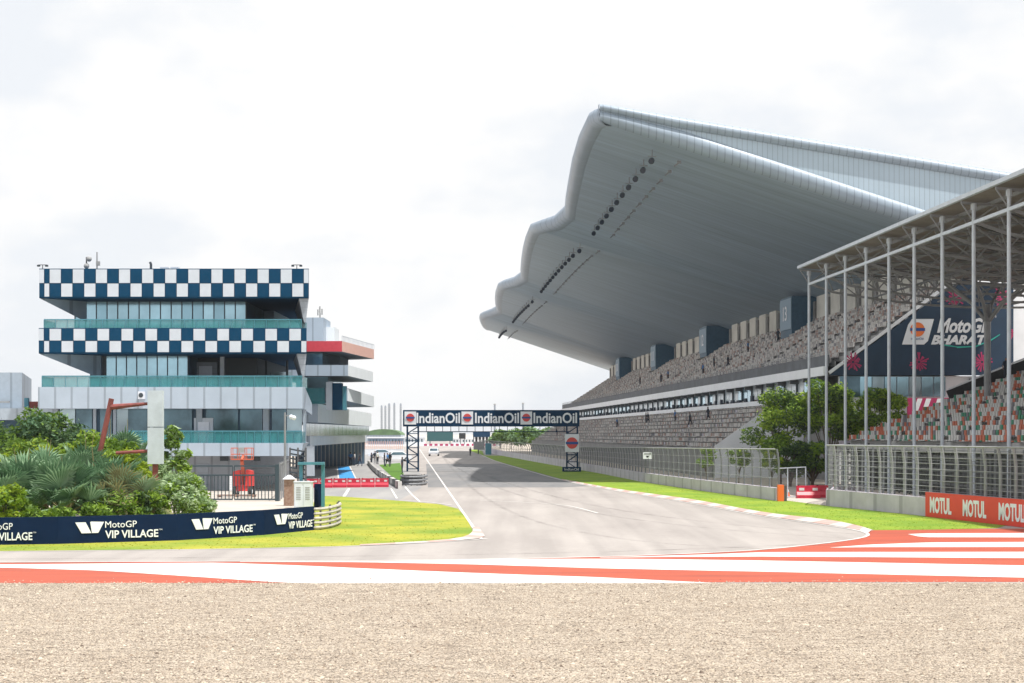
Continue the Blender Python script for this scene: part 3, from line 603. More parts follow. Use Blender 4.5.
mb = MB(); sbox(mb, 35, 50.3, Z0 + .2, Z0 + .7, 0, 8.7); mb.m(1); sbox(mb, 35.0, 39.0, Z0 + .12, Z0 + .2, 7.0, 8.7)
mb.m(0); sbox(mb, 48.95, 50.3, Z0 - .3, Z0 + .2, 0, 18); mb.build('end_block', ['white', 'glass_dark'], gs)
mb = MB()
for k in range(8):
    u0 = 36.6 + k * 1.0
    if k in (7,): continue
    mb.m(k % 3 == 1); sbox(mb, u0 + .04, u0 + .96, Z0 + .05, Z0 + .12, 7.05, 8.65)
mb.build('end_window', ['glass', 'glass_bright'], gs)
mb = MB()
for u0 in (45.5, 46.6, 47.7): sbox(mb, u0, u0 + .95, Z0 + .05, Z0 + .15, 7.7, 8.5)
mb.build('end_window', 'glass_dark', gs)
fb = sbox(MB(), 40.0, 45.5, Z0 - 1.6, Z0 - 1.45, 5.3, 6.9).build('banner', 'burst', origin=S(42, Z0 - 1.5, 5.3)); tag(fb, 'crimson banner with white slashes below the grandstand end windows', 'banner')
mb = MB()
for u0 in (40.3, 41.0, 41.9): mb.quadv(S(u0, Z0 - 1.62, 5.35), S(u0 + .35, Z0 - 1.62, 5.35), S(u0 + .9, Z0 - 1.62, 6.85), S(u0 + .5, Z0 - 1.62, 6.85))
mb.build('stripe', 'white', fb)
# ---------------- roof
near = [(134.2, 14.95), (135.2, 14.55), (137, 14.3), (146, 14.5), (158, 15.1), (170, 15.9), (183, 16.8), (193, 17.6)]
e2 = [(196.5, 16.6), (199, 14.9), (203, 14.3), (214, 14.6), (228, 15.2), (245, 16.1), (262, 17.1), (270, 17.7)]
e3 = [(273.5, 16.6), (276, 15.1), (280, 14.5), (294, 14.9), (312, 15.7), (330, 16.7), (341, 17.5)]
e4 = [(344, 16.4), (347, 15.0), (351, 14.5), (362, 14.9), (376, 15.8), (388, 16.7), (391, 17.3)]
EDGE = near + e2 + e3 + e4
zz = [p[0] for p in EDGE]; uu = [p[1] for p in EDGE]
def DZ(Z):
    ks = [(130, .0), (193, .95), (199.5, -.75), (270, .8), (277.5, -.9), (341, .7), (348.5, -.9), (392, .3)]
    return float(np.interp(Z, [a for a, _ in ks], [b for _, b in ks]))
def bot(u, Z): return 28.3 + DZ(Z) * min(1, max(0, (46 - u) / 26)) - .325 * (u - 16.1)
def topf(u, Z): return 30.0 + DZ(Z) * min(1, max(0, (48 - u) / 28)) - .165 * (u - 15.4)
fine = []
for (a, b), (c, d) in zip(EDGE, EDGE[1:]):
    n = max(1, int((c - a) / 3))
    for k in range(n): fine.append((a + (c - a) * k / n, b + (d - b) * k / n))
fine.append(EDGE[-1])
pos = [Vector((u, z)) for z, u in fine]; nor = []
for i, p in enumerate(pos):
    a = pos[max(0, i - 1)]; b = pos[min(len(pos) - 1, i + 1)]; t = (b - a).normalized(); nor.append(Vector((-t.y, t.x)))
RW = 1.25
rim_prof = [(0, 0), (.62, .06), (1.08, .42), (1.2, 1.0), (1.02, 1.5), (.5, 1.72), (0, 1.76)]
inner = [p - n * RW for p, n in zip(pos, nor)]
rows = []
for p, n, q in zip(pos, nor, inner):
    hb = bot(q.x, q.y); ht = topf(q.x, q.y); k = (ht - hb) / 1.76
    rows.append([S(q.x + n.x * o_, q.y + n.y * o_, hb + v_ * k) for o_, v_ in rim_prof])
MB().grid(rows).build('roof_rim', 'roof_rim', gs, smooth=True)
rows = []
for q in inner:
    rows.append([S(u, q.y, bot(u, q.y)) for u in np.linspace(q.x, 48.2, 30)])
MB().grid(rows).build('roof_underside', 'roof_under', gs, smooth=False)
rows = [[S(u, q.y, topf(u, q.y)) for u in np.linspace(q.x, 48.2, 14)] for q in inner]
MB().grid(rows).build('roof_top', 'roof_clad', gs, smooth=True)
rows = []
for q in inner: rows.append([S(48.2, q.y, bot(48.2, q.y)), S(49.4, q.y, (bot(48.2, q.y) + topf(48.2, q.y)) / 2), S(48.2, q.y, topf(48.2, q.y))])
MB().grid(rows).build('roof_back_edge', 'roof_rim', gs)
cp_ = MB(); u_ = 15.05; cp_.quadv(S(u_, inner[0].y - .25, bot(u_, inner[0].y)), S(u_, inner[0].y + .6, bot(u_, inner[0].y)), S(u_, inner[0].y + .6, topf(u_, inner[0].y)), S(u_, inner[0].y - .25, topf(u_, inner[0].y))); cp_.build('roof_gable_cap', 'roof_rim', gs)
# end gables
def gable(Zg, sgn, nm):
    ua = 15.05 if sgn < 0 else inner[-1].x - .6; us = np.concatenate([np.linspace(ua, ua + 2.4, 9)[:-1], np.linspace(ua + 2.4, 49.4, 56)]); lo = []; mid = []; hi = []
    for u in us:
        hb, ht = bot(u, Zg), topf(u, Zg); t = ht - hb; a = min(1.35, .55 * t); b = min(.95, .4 * t); q = min(1, .25 + max(0, (u - ua) / 2.4)); g_ = math.sqrt(1 - (1 - q) ** 2)
        k_ = lambda v: Zg + sgn * (v * g_ + .02)
        lo.append([S(u, Zg, hb), S(u, k_(.4), hb + a * .06), S(u, k_(.66), hb + a * .3), S(u, k_(.72), hb + a * .6), S(u, k_(.62), hb + a * .9), S(u, k_(.46), hb + a)])
        mid.append([S(u, k_(.42), hb + a - .05), S(u, k_(.42), ht - b + .05)])
        hi.append([S(u, k_(.5), ht - b), S(u, k_(.8), ht - b * .8), S(u, k_(.85), ht - b * .4), S(u, k_(.5), ht - b * .1), S(u, Zg, ht)])
    MB().grid(lo).build('roof_gable_roll', 'roof_rim_near', gs, smooth=True); MB().grid(mid).build('roof_gable_cladding', 'roof_clad', gs)
    MB().grid(hi).build('roof_gable_roll', 'roof_rim_near', gs, smooth=True)
gable(inner[0].y, -1, 'near'); gable(inner[-1].y, 1, 'far')
# steel columns carrying the roof at the back
for z in np.arange(150, 377, 22): sbox(MB(), 46.2, 46.8, z, z + .7, 0, bot(46.5, z) + .1).build('roof_column', 'steel', gs)
# floodlights under the roof
def floodlight(loc):
    t = thing('floodlight', loc, 'x', 'floodlight', 'floodlights hung in a zigzag row under the grandstand roof')
    x, y, z = loc
    mb = MB(); mb.tube([(x, y, z + .9), (x, y, z + .35)], .05, 6); mb.bar((x - .35, y, z + .35), (x + .35, y, z + .35), .06); mb.build('bracket', 'steel', t)
    mb = MB(); mb.tube([(x - .1, y - .34, z - .12), (x - .05, y - .1, z), (x, y + .28, z + .12)], [.25, .25, .12], 10); mb.build('lamp_head', 'lens', t)
    return t
def edge_u(Z): return float(np.interp(Z, zz, uu))
lamp_z = list(np.linspace(138.5, 192, 11)) + list(np.linspace(199, 268, 13)) + list(np.linspace(276, 340, 11)) + list(np.linspace(349, 387, 7))
f0 = None
for i, z in enumerate(lamp_z):
    u = 19.8 + .35 * (edge_u(z) - 14.3); h = bot(u, z) - .95; p = S(u, z, h)
    if f0 is None: f0 = floodlight(p); o = f0
    else: o = dup(f0, p)
    bay = 0 if i < 11 else 1 if i < 24 else 2 if i < 35 else 3; j = i - (0, 11, 24, 35)[bay]
    o['label'] = 'round dark floodlight, %s from near end in the %s bay under the big roof' % (['first', 'second', 'third', 'fourth', 'fifth', 'sixth', 'seventh', 'eighth', 'ninth', 'tenth', 'eleventh', 'twelfth', 'thirteenth'][j], ['nearest', 'second nearest', 'third nearest', 'farthest'][bay])
for z in lamp_z:
    mb = MB(); u = 22.0 + .35 * (edge_u(z) - 14.3); p = S(u, z, bot(u, z) - .35); mb.box(p.x - .16, p.x + .16, p.y - .1, p.y + .1, p.z - .12, p.z + .12); mb.bar(p, p + Vector((-.4, 0, -.35)), .12)
    mb.build('light_fitting', 'steel', gs)
# ================================================================ SIDE STAND (right)
s2 = thing('side_grandstand', S(33, 110, 0), 'open side grandstand at right with red, green and white seats under a truss canopy', 'grandstand')
K = 48.0 * 1000
poleZ = [F * 31 * (.0025 - .000104 * k) for k in range(-0, 9)]       # evenly spaced, nine in view
poleZ = [131.75 - 5.49 * k for k in range(14)]
SA, SB = 58.0, 130.5
H31 = lambda u: 16.55 - .075 * (u - 30.3)
H31 = lambda u: 16.6 - .07 * (u - 30.3)
# terraces
mb, prof = terrace('s', 33, 50.6, 3.2, .38, .8, SA, SB, 51.2, 2.9, None)
mb.quadv(S(33, SA, 2.9), S(51.2, SA, 9.6), S(51.2, SB, 9.6), S(33, SB, 2.9)); mb.build('terrace', 'concrete', s2)
mb = MB()
n = 22
for k in range(n):     # stepped near/far ends
    for zz_ in (SA, SB - .1): sbox(mb, 33 + .8 * k, 33 + .8 * (k + 1), zz_, zz_ + .1, 2.9 + .38 * .8 * k - .3, 3.2 + .38 * .8 * k + .3)
mb.build('end_stringer', 'concrete_lt', s2)
P = []
for r in range(22):
    u = 33 + .8 * (r + .6); h = 3.2 + .38 * .8 * r; z = SA + .5
    while z < SB - .5:
        if (z - SA) % 12 > 1.2: P.append(tuple(S(u, z, h)))
        z += .52
P = np.array(P); pxs = 512 + P[:, 0] * F / P[:, 1]
score = P[:, 1] + 1000 * (pxs > 1022); vis = np.argsort(score)[:100]
cellc = RNG.choice([0, 1, 2, 2, 3], len(P), p=[.27, .12, .25, .25, .11])
add_seats(P, cellc, ['seat_red', 'seat_green', 'seat_white', 'seat_d'], s2, vis)
# substructure under the terrace
for i, z in enumerate(np.arange(SA + 1, SB, 5.49)):
    mb = MB(); mb.bar(S(33.2, z, 2.9), S(50.8, z, 9.3), .25, .4)
    for u in (33.4, 37.5, 42, 47): mb.bar(S(u, z, 0), S(u, z, 2.9 + .38 * (u - 33)), .22)
    mb.bar(S(33.4, z, .1), S(37.5, z, 4.3), .1); mb.bar(S(37.5, z, .1), S(42, z, 6), .1); mb.build('raker_frame', 'steel_dk', s2)
mb = MB()
for h in (.9, 1.8, 2.6): mb.bar(S(33.3, SA, h), S(33.3, SB, h), .12)
for k in range(60): z = SA + k * 1.22; mb.bar(S(33.25, z, 0), S(33.25, z, 3.0), .07)
mb.build('front_rail', 'steel_dk', s2)
sbox(MB(), 33.9, 34.1, SA, SB, 0, 3.2).build('undercroft_wall', 'black', s2)
# dark wrapped parapet at the top of the far end
mb = MB(); mb.bar(S(41.5, SB + .3, 6.9), S(50.8, SB + .3, 10.6), .12, .9); mb.m(1); mb.bar(S(41.5, SB + .25, 7.45), S(50.8, SB + .25, 11.2), .2, .12); mb.build('end_parapet', ['black', 'white'], s2)
# canopy
def canopy():
    mb = MB(); n = 14
    for i in range(n):
        u0, u1 = 30.4 + i * (52 - 30.4) / n, 30.4 + (i + 1) * (52 - 30.4) / n
        mb.hexa([S(u0, SA, H31(u0) + .30), S(u1, SA, H31(u1) + .30), S(u1, 132.2, H31(u1) + .30), S(u0, 132.2, H31(u0) + .30)], [S(u0, SA, H31(u0) + .38), S(u1, SA, H31(u1) + .38), S(u1, 132.2, H31(u1) + .38), S(u0, 132.2, H31(u0) + .38)])
    mb.build('canopy_sheet', 'canopy_sheet', s2)
    mb = MB(); mb.bar(S(30.3, SA, H31(30) + .33), S(30.3, 132.2, H31(30) + .33), .22, .22); mb.build('gutter', 'steel_lt', s2)
    mb = MB(); mb.bar(S(31, SA, H31(31) - .95), S(31, SB + 1, H31(31) - .95), .15, .18); mb.build('tie_beam', 'steel_lt', s2)
    for u in np.arange(32, 52, 1.9):
        mb = MB(); mb.bar(S(u, SA, H31(u) + .2), S(u, 132, H31(u) + .2), .14, .2); mb.build('purlin', 'steel', s2)
    for z in poleZ:
        mb = MB(); dp = lambda u: 1.15 + .75 * math.sin(min(1, (u - 31) / 20) * math.pi) ** .8 if u > 31 else .9
        top = [S(u, z, H31(u) + .1) for u in np.linspace(30.3, 51.8, 12)]; bo = [S(u, z, H31(u) - dp(u)) for u in np.linspace(31, 51.8, 12)]
        for a, b in zip(top, top[1:]): mb.bar(a, b, .14)
        for a, b in zip(bo, bo[1:]): mb.bar(a, b, .16)
        for i in range(11):
            a, b = (bo[i], top[i + 1]) if i % 2 == 0 else (top[i], bo[i + 1]); mb.bar(a, b, .09)
            mb.bar(top[i], bo[i], .07)
        mb.build('roof_truss', 'steel', s2)
    mb = MB()     # cross bracing between trusses
    for i in range(len(poleZ) - 1):
        for (ua, ub) in ((33, 38), (41, 46), (46, 51)):
            mb.bar(S(ua, poleZ[i], H31(ua) - .3), S(ub, poleZ[i + 1], H31(ub) - .3), .07); mb.bar(S(ub, poleZ[i], H31(ub) - .3), S(ua, poleZ[i + 1], H31(ua) - .3), .07)
        for u in (36, 41, 46): mb.bar(S(u, poleZ[i], H31(u) - 1.6), S(u, poleZ[i + 1], H31(u) - 1.6), .12)
    mb.build('bracing', 'steel_dk', s2)
canopy()
for z in poleZ:
    mb = MB(); mb.tube([S(31, z, 0), S(31, z, H31(31) - .1)], .105, 10); mb.m(0); sbox(mb, 30.8, 31.2, z - .2, z + .2, 0, .06)
    c = S(31, z, H31(31) - .25); mb.tube([c, c + Vector((0, 0, .35))], .17, 8); mb.build('canopy_post', 'steel_lt', s2, smooth=False)
for z in (120.5, 98.5, 76.5):
    mb = MB(); mb.tube([S(41, z, 5.5), S(41, z, 13.2)], .24, 10)
    for du, dz in ((-3.2, 0), (3.2, 0), (-2, 3.2), (2, -3.2), (-2, -3.2), (2, 3.2)): mb.tube([S(41, z, 11.9), S(41 + du * .35, z + dz * .35, 13.3), S(41 + du, z + dz, H31(41 + du) - 1.1)], [.16, .13, .10], 8)
    mb.build('branching_column', 'steel', s2)
dm('post_grey', (.16, .17, .19), .6)
# ================================================================ FENCES
def fence_line(name, pts, label, hw, hf, post_step, thick, lean, netm, wires=10, wall_m='concrete_lt', end_h=None, pr_=.055, pm_='steel'):
    """pts: plan points (Vector xy). concrete wall hw high with posts to hf, top leaning towards the track"""
    root = thing(name, (pts[0][0], pts[0][1], 0), label, 'catch fence'); side = -1
    seg = []; 
    mbw = MB(); 
    for (a, b) in zip(pts, pts[1:]):
        a = Vector(a); b = Vector(b); d = (b - a); n = Vector((d.y, -d.x)).normalized() * thick      # away from the track
        mbw.hexa([(a.x, a.y, 0), (a.x + n.x, a.y + n.y, 0), (b.x + n.x, b.y + n.y, 0), (b.x, b.y, 0)], [(a.x, a.y, hw), (a.x + n.x, a.y + n.y, hw), (b.x + n.x, b.y + n.y, hw), (b.x, b.y, hw)])
    mbw.build('concrete_wall', wall_m, root)
    d = [0]
    for a, b in zip(pts, pts[1:]): d.append(d[-1] + (Vector(b) - Vector(a)).length)
    def atd(q):
        for k in range(len(d) - 1):
            if q <= d[k + 1] + 1e-6:
                a, b = Vector(pts[k]), Vector(pts[k + 1]); p = a.lerp(b, (q - d[k]) / (d[k + 1] - d[k])); t = (b - a).normalized(); return p, Vector((t.y, -t.x)), t
        a, b = Vector(pts[-2]), Vector(pts[-1]); t = (b - a).normalized(); return b, Vector((t.y, -t.x)), t
    hgt = lambda q: hf if end_h is None else hf + (end_h - hf) * q / d[-1]
    n = int(d[-1] / post_step)
    prof = lambda H, f: -lean * max(0, (f - .72) / .28) ** 1.3
    for i in range(n + 1):
        p, nn, t = atd(min(d[-1], i * post_step)); H = hgt(i * post_step); mb = MB(); pp = []
        for f in (0, .72, .86, 1.0):
            q = p + nn * (thick * .6 + prof(H, f)); pp.append((q.x, q.y, .2 + (H - .2) * f))
        mb.tube(pp, pr_, 6); mb.build('post', pm_, root) if i < 99 else None
    mb = MB(); m = max(2, int(d[-1] / 3)); rows = []
    for i in range(m + 1):
        q0 = d[-1] * i / m; p, nn, t = atd(q0); H = hgt(q0); row = []
        for f in (0, .4, .72, .86, 1.0):
            q = p + nn * (thick * .6 - .06 + prof(H, f)); row.append((q.x, q.y, hw + (H - hw) * f))
        rows.append(row)
    for a, b in zip(rows, rows[1:]):
        for k in range(len(a) - 1): mb.quadv(a[k], b[k], b[k + 1], a[k + 1])
    mb.build('wire_netting', netm, root)
    for w in range(wires):
        f = (w + 1) / wires; mb = MB(); pp = []
        for i in range(m + 1):
            q0 = d[-1] * i / m; p, nn, t = atd(q0); H = hgt(q0)
            ff = (hw + (H - hw) * f) / H; q = p + nn * (thick * .6 - .1 + prof(H, ff)); pp.append((q.x, q.y, hw + (H - hw) * f))
        mb.tube(pp, .014 if w < wires - 1 else .04, 4); mb.build('cable', 'grey', root)
    return root
def SP(u, Z): p = S(u, Z); return (p.x, p.y)
mainp = [SP(21.9, 101.5), SP(20.4, 120), SP(19.4, 142), SP(19.3, 189)]
fence_line('catch_fence', [SP(21.9, 101.5), SP(20.5, 120), SP(19.4, 142), SP(19.35, 170), SP(19.0, 189)], 'long grey catch fence on a concrete wall in front of the main grandstand', .78, 3.1, 1.9, .3, .12, 'netting', 4, end_h=2.55, pr_=.06, pm_='post_grey')
fence_line('catch_fence', [SP(19.0, 191), SP(18.1, 240), SP(17.0, 313), SP(17.2, 420)], 'distant stretch of catch fence beyond the right leg of the sponsor gantry', .9, 2.6, 4.0, .3, .3, 'netting', 4)
rf = [SP(26.9, 60), SP(26.3, 72.8), SP(25.1, 82.3), SP(23.2, 94.4)]
fence_line('catch_fence', [SP(23.2, 94.4), SP(25.1, 82.3), SP(26.3, 72.8), SP(27.2, 58)][::-1], 'tall near catch fence with leaning posts and cables before the side grandstand', .92, 3.45, 1.45, .35, .12, 'netting_fine', 9, end_h=3.38, pr_=.075, pm_='grey')
# second row of posts and rails just behind (debris cage)
cg = thing('debris_cage', S(25, 94, 0), 'inner cage of grey posts and rails standing behind the near catch fence', 'debris fence')
cp = [SP(24.3, 95.5), SP(26.2, 83), SP(27.4, 73.3), SP(28.2, 59)]

def cum(pts, q):
    for a, b in zip(pts, pts[1:]):
        L_ = (Vector(b) - Vector(a)).length
        if q <= L_: return Vector(a).lerp(Vector(b), q / L_)
        q -= L_
    return Vector(pts[-1])
for i in range(27):
    p = cum(cp, i * 1.38); MB().bar((p.x, p.y, 0), (p.x + .05, p.y, 3.3), .09).build('post', 'post_grey', cg)
for w in range(5):
    mb = MB(); h = 1.2 + w * .5
    for i in range(26): a = cum(cp, i * 1.38); b = cum(cp, (i + 1) * 1.38); mb.bar((a.x, a.y, h), (b.x, b.y, h), .03)
    mb.build('rail', 'post_grey', cg)
# return of the fence at its far end and the service gate
fence_line('catch_fence', [SP(23.2, 94.6), SP(24.6, 99.5), SP(27.5, 104)], 'short return of concrete wall and mesh turning away beside the red water barrier', .9, 3.35, 1.5, .3, .0, 'netting', 10)
gt = thing('mesh_gate', S(22.5, 103.5), 'low wire mesh gate beside the orange marker post', 'gate')
mb = MB(); a, b = S(22.6, 104.0, 0), S(25.2, 108, 0)
for h in (.1, 1.9): mb.bar(a + Vector((0, 0, h)), b + Vector((0, 0, h)), .06)
for t in (0, .33, .66, 1): p = a.lerp(b, t); mb.bar(p, p + Vector((0, 0, 1.9)), .06)
mb.build('gate_frame', 'steel_lt', gt)
mb = MB(); mb.quadv(a, b, b + Vector((0, 0, 1.9)), a + Vector((0, 0, 1.9))); mb.build('wire_netting', 'netting', gt)
# motul board on the near wall
def board(a, b, h0, h1, m, label, name='advertising_board', th=.06):
    a = Vector((a[0], a[1], 0)); b = Vector((b[0], b[1], 0)); d = (b - a).normalized(); n = Vector((d.y, -d.x, 0))    # n points to the viewer side when a->b runs rightwards
    mb = MB(); mb.hexa([(a.x, a.y, h0), (b.x, b.y, h0), (b.x + n.x * th, b.y + n.y * th, h0), (a.x + n.x * th, a.y + n.y * th, h0)], [(a.x, a.y, h1), (b.x, b.y, h1), (b.x + n.x * th, b.y + n.y * th, h1), (a.x + n.x * th, a.y + n.y * th, h1)])
    o = mb.build(name, m, origin=(a.x, a.y, 0)); tag(o, label, 'advertising board'); return o, a + n * th, d
A = SP(25.05, 82.2); Bp = SP(26.25, 72.7); Cp = SP(27.15, 58)
dA = (Vector(Bp) - Vector(A)); nn = Vector((dA.y, -dA.x)).normalized()
off = Vector(nn) * .03
o, a0, d = board(tuple(Vector(A) + off), tuple(Vector(Bp) + off), .02, 1.2, 'red_board', 'red trackside board with repeated white lettering fixed to the near concrete wall')
Lb = dA.length
for i in range(3): text('MOTUL', a0 + d * (.55 + i * 3.55) + Vector((0, 0, .22)), d, 2.35, .78, 'white', o, bold=.035)
o, a0, d = board(tuple(Vector(Bp) + off), tuple(Vector(Cp) + off), .02, 1.2, 'red_board', 'nearest red lettered trackside board running out of the right edge of the picture')
for i in range(4): text('MOTUL', a0 + d * (.35 + i * 3.6) + Vector((0, 0, .22)), d, 2.5, .78, 'white', o, bold=.035)
# orange post, cone, water barriers
t = thing('marker_post', S(21.9, 101.0), 'orange padded marker post at the open end of the concrete wall', 'marker post')
p = S(21.9, 100.9); MB().box(p.x - .02, p.x + .32, p.y - .25, p.y + .25, 0, .98).build('pad', 'orange', t); MB().box(p.x + .325, p.x + .5, p.y - .2, p.y + .25, 0, .95).build('backing', 'steel_dk', t)
t = thing('traffic_cone', G(787, 497), 'small orange traffic cone on the apron near the mesh gate', 'traffic cone'); p = G(787, 497)
mb = MB(); mb.tube([p + Vector((0, 0, .05)), p + Vector((0, 0, .72))], [.19, .04], 12); mb.build('cone', 'orange', t); MB().box(p.x - .25, p.x + .25, p.y - .25, p.y + .25, .02, .06).build('base', 'orange', t)
MB().tube([p + Vector((0, 0, .32)), p + Vector((0, 0, .48))], [.138, .098], 12).build('reflective_band', 'white', t)
def water_barrier(loc, rz=0, L_=1.8):
    t = thing('water_barrier', (0, 0, 0), 'x', 'water barrier')
    mb = MB(); pr = [(-.24, 0), (-.24, .22), (-.10, .42), (-.09, .8), (.09, .8), (.10, .42), (.24, .22), (.24, 0)]
    a = [(-L_ / 2 + .05, y, z) for y, z in pr]; b = [(L_ / 2 - .05, y, z) for y, z in pr]; n = len(mb.v); mb.v += a + b; k = len(pr)
    mb.f += [tuple(n + i for i in range(k)), tuple(n + k + i for i in reversed(range(k)))] + [(n + i, n + k + i, n + k + (i + 1) % k, n + (i + 1) % k) for i in range(k)]; mb.mi += [0] * (k + 2)
    for x in (-L_ / 2 + .25, L_ / 2 - .25): mb.box(x - .12, x + .12, -.2, .2, -.0, .05)
    mb.build('body', 'barrier_red', t)
    for x in (-.42, .42): mb = MB(); mb.box(x - .16, x + .16, -.115, -.10, .5, .66); mb.build('reflector', 'paint_white', t)
    for x in (-.6, .6): mb = MB(); mb.tube([(x, 0, .8), (x, 0, .84)], .06, 8); mb.build('filler_cap', 'black', t)
    t.location = loc; t.rotation_euler = (0, 0, rz); return t
wb = water_barrier(G(808, 498.5), .05, 1.55); wb['label'] = 'red water barrier left of the pair standing under the trees by the fence gap'; wb['group'] = 'red water barriers'
o = dup(wb, G(822, 498.0) , 'red water barrier right of the pair standing under the trees, against the near wall', rz=-.05)
Zb = 126.0; xs0 = [305 + k * 12.9 for k in range(7)]
for i, px in enumerate([312, 326, 340, 354, 368, 382]):
    p = W(px, 434, Zb + i * .35); p.z = 0
    o = dup(wb, p, ['leftmost', 'second from the left', 'third from the left', 'fourth from the left', 'fifth from the left', 'rightmost'][i] + ' of the six red water barriers closing the pit lane', rz=-.02, sc=None); o.scale = (.68, .9, .85)
# ================================================================ GANTRY
GZ = 180.0
gy = thing('sponsor_gantry', W(411, 490, GZ) * 1.0, 'dark blue truss gantry over the straight with repeated white lettering and round logos', 'gantry')
gy.location = (W(411, 434, GZ).x, GZ, 0)
x0, x1 = W(403, 0, GZ).x, W(579.5, 0, GZ).x; hb, ht = HH(426.5, GZ), HH(410, GZ)
MB().box(x0, x1, GZ, GZ + 1.0, hb, ht).build('beam', 'gantry_blue', gy)
mb = MB()
for k in range(19):
    x = x0 + 1.6 + k * (x1 - x0 - 3.2) / 18; mb.bar((x, GZ + .5, hb), (x, GZ + .5, hb - .55), .06)
mb.bar((x0 + 1, GZ + .5, hb - .55), (x1 - 1, GZ + .5, hb - .55), .09)
mb.build('lower_chord', 'gantry_blue', gy)
for px in (404.5, 461.5, 520.5):
    a = W(px, 424.5, GZ - .02); b = W(px + 11.6, 411.5, GZ - .02)
    lp = MB().box(a.x, b.x, GZ - .06, GZ - .001, a.z, b.z).build('logo_panel', 'white', gy)
    c = Vector(((a.x + b.x) / 2, GZ - .07, (a.z + b.z) / 2 + .04)); mb = MB(); mb.disc(c, (1, 0, 0), (0, 0, 1), .42, .42, depth=.03); mb.m(1); mb.box(c.x - .47, c.x + .47, c.y - .06, c.y - .04, c.z - .09, c.z + .09)
    mb.build('emblem', ['logo_red', 'logo_blue'], lp)
for px, w in ((416.5, 43.5), (475, 44), (533.5, 43.5)):
    text('IndianOil', W(px, 423.2, GZ), (1, 0, 0), w * GZ / F, 10.6 * GZ / F, 'white', gy, bold=.022, off=.01)
def lattice_leg(xa, xb, h0, h1, nm='leg'):
    mb = MB()
    for x in (xa, xb):
        for y in (GZ + .05, GZ + .95): mb.bar((x, y, 0), (x, y, h1), .13)
    n = 6
    for k in range(n):
        z0_, z1_ = h0 + (h1 - h0) * k / n, h0 + (h1 - h0) * (k + 1) / n
        for y in (GZ + .05, GZ + .95):
            mb.bar((xa, y, z0_), (xb, y, z0_), .08); mb.bar((xa, y, z0_) if k % 2 else (xb, y, z0_), (xb, y, z1_) if k % 2 else (xa, y, z1_), .08)
        for x in (xa, xb): mb.bar((x, GZ + .05, z0_), (x, GZ + .95, z1_), .07)
    mb.build(nm, 'gantry_blue', gy)
lattice_leg(W(407, 0, GZ).x, W(418, 0, GZ).x, .3, hb); lattice_leg(W(567, 0, GZ).x, W(577.5, 0, GZ).x, .3, hb)
lp = MB().box(W(565, 0, GZ).x, W(579, 0, GZ).x, GZ - .06, GZ, HH(452, GZ), HH(434, GZ)).build('logo_panel', 'white', gy)
c = W(572, 443, GZ - .08); mb = MB(); mb.disc(c, (1, 0, 0), (0, 0, 1), .6, .6, depth=.03); mb.m(1); mb.box(c.x - .66, c.x + .66, c.y - .06, c.y - .04, c.z - .13, c.z + .13); mb.build('emblem', ['logo_red', 'logo_blue'], lp)
p = W(572, 434, GZ); MB().box(p.x - 1.0, p.x + .95, GZ - .3, GZ + 1.3, 0, .5).build('plinth', 'gantry_blue', gy)
text('IndianOil', Vector((p.x - .8, GZ - .3, .14)), (1, 0, 0), 1.5, .26, 'white', gy, off=.01)
# tyre-stack guard at the gantry's left foot
tb = thing('guard_rail', G(411, 489), 'curved grey guard rail wrapped round the left foot of the gantry', 'guard rail')
cx = G(411, 486); 
for h in (.15, .42, .69):
    mb = MB(); pp = []
    for a in np.linspace(-.1, math.pi + .1, 14): pp.append((cx.x + .95 * math.cos(-a), cx.y + 3.0 + 2.8 * math.sin(-a), h))
    mb.tube([(pp[0][0], pp[0][1] + 2, h)] + pp + [(pp[-1][0], pp[-1][1] + 2, h)], .10, 6); mb.build('rail', 'steel', tb)
mb = MB()
for a in np.linspace(0, math.pi, 7): x, y = cx.x + .86 * math.cos(-a), cx.y + 3.0 + 2.7 * math.sin(-a); mb.bar((x, y, 0), (x, y, .85), .09)
mb.build('post', 'steel_dk', tb)
mb = MB()
for k in range(5):
    for j in range(3): mb.tube([(cx.x - .5 + .5 * (k % 3), cx.y + 2.6 + .8 * (k // 3), .02 + j * .26), (cx.x - .5 + .5 * (k % 3), cx.y + 2.6 + .8 * (k // 3), .26 + j * .26)], .28, 10)
mb.build('tyre_stack', 'tyre', tb)
# small sign on the main fence
t = thing('fence_sign', S(19.2, 147.5, 2.3), 'small white sign board with dark writing clipped to the main catch fence', 'sign')
a = W(643, 452.5, 137.5); sgn_ = MB().box(a.x, a.x + .72, 137.4, 137.45, a.z - .52, a.z + .02).build('panel', 'white', t)
mb = MB(); mb.box(a.x + .08, a.x + .64, 137.385, 137.398, a.z - .14, a.z - .08); mb.quadv((a.x + .22, 137.39, a.z - .26), (a.x + .5, 137.39, a.z - .26), (a.x + .36, 137.39, a.z - .42), (a.x + .3, 137.39, a.z - .4)); mb.build('marking', 'black', sgn_)
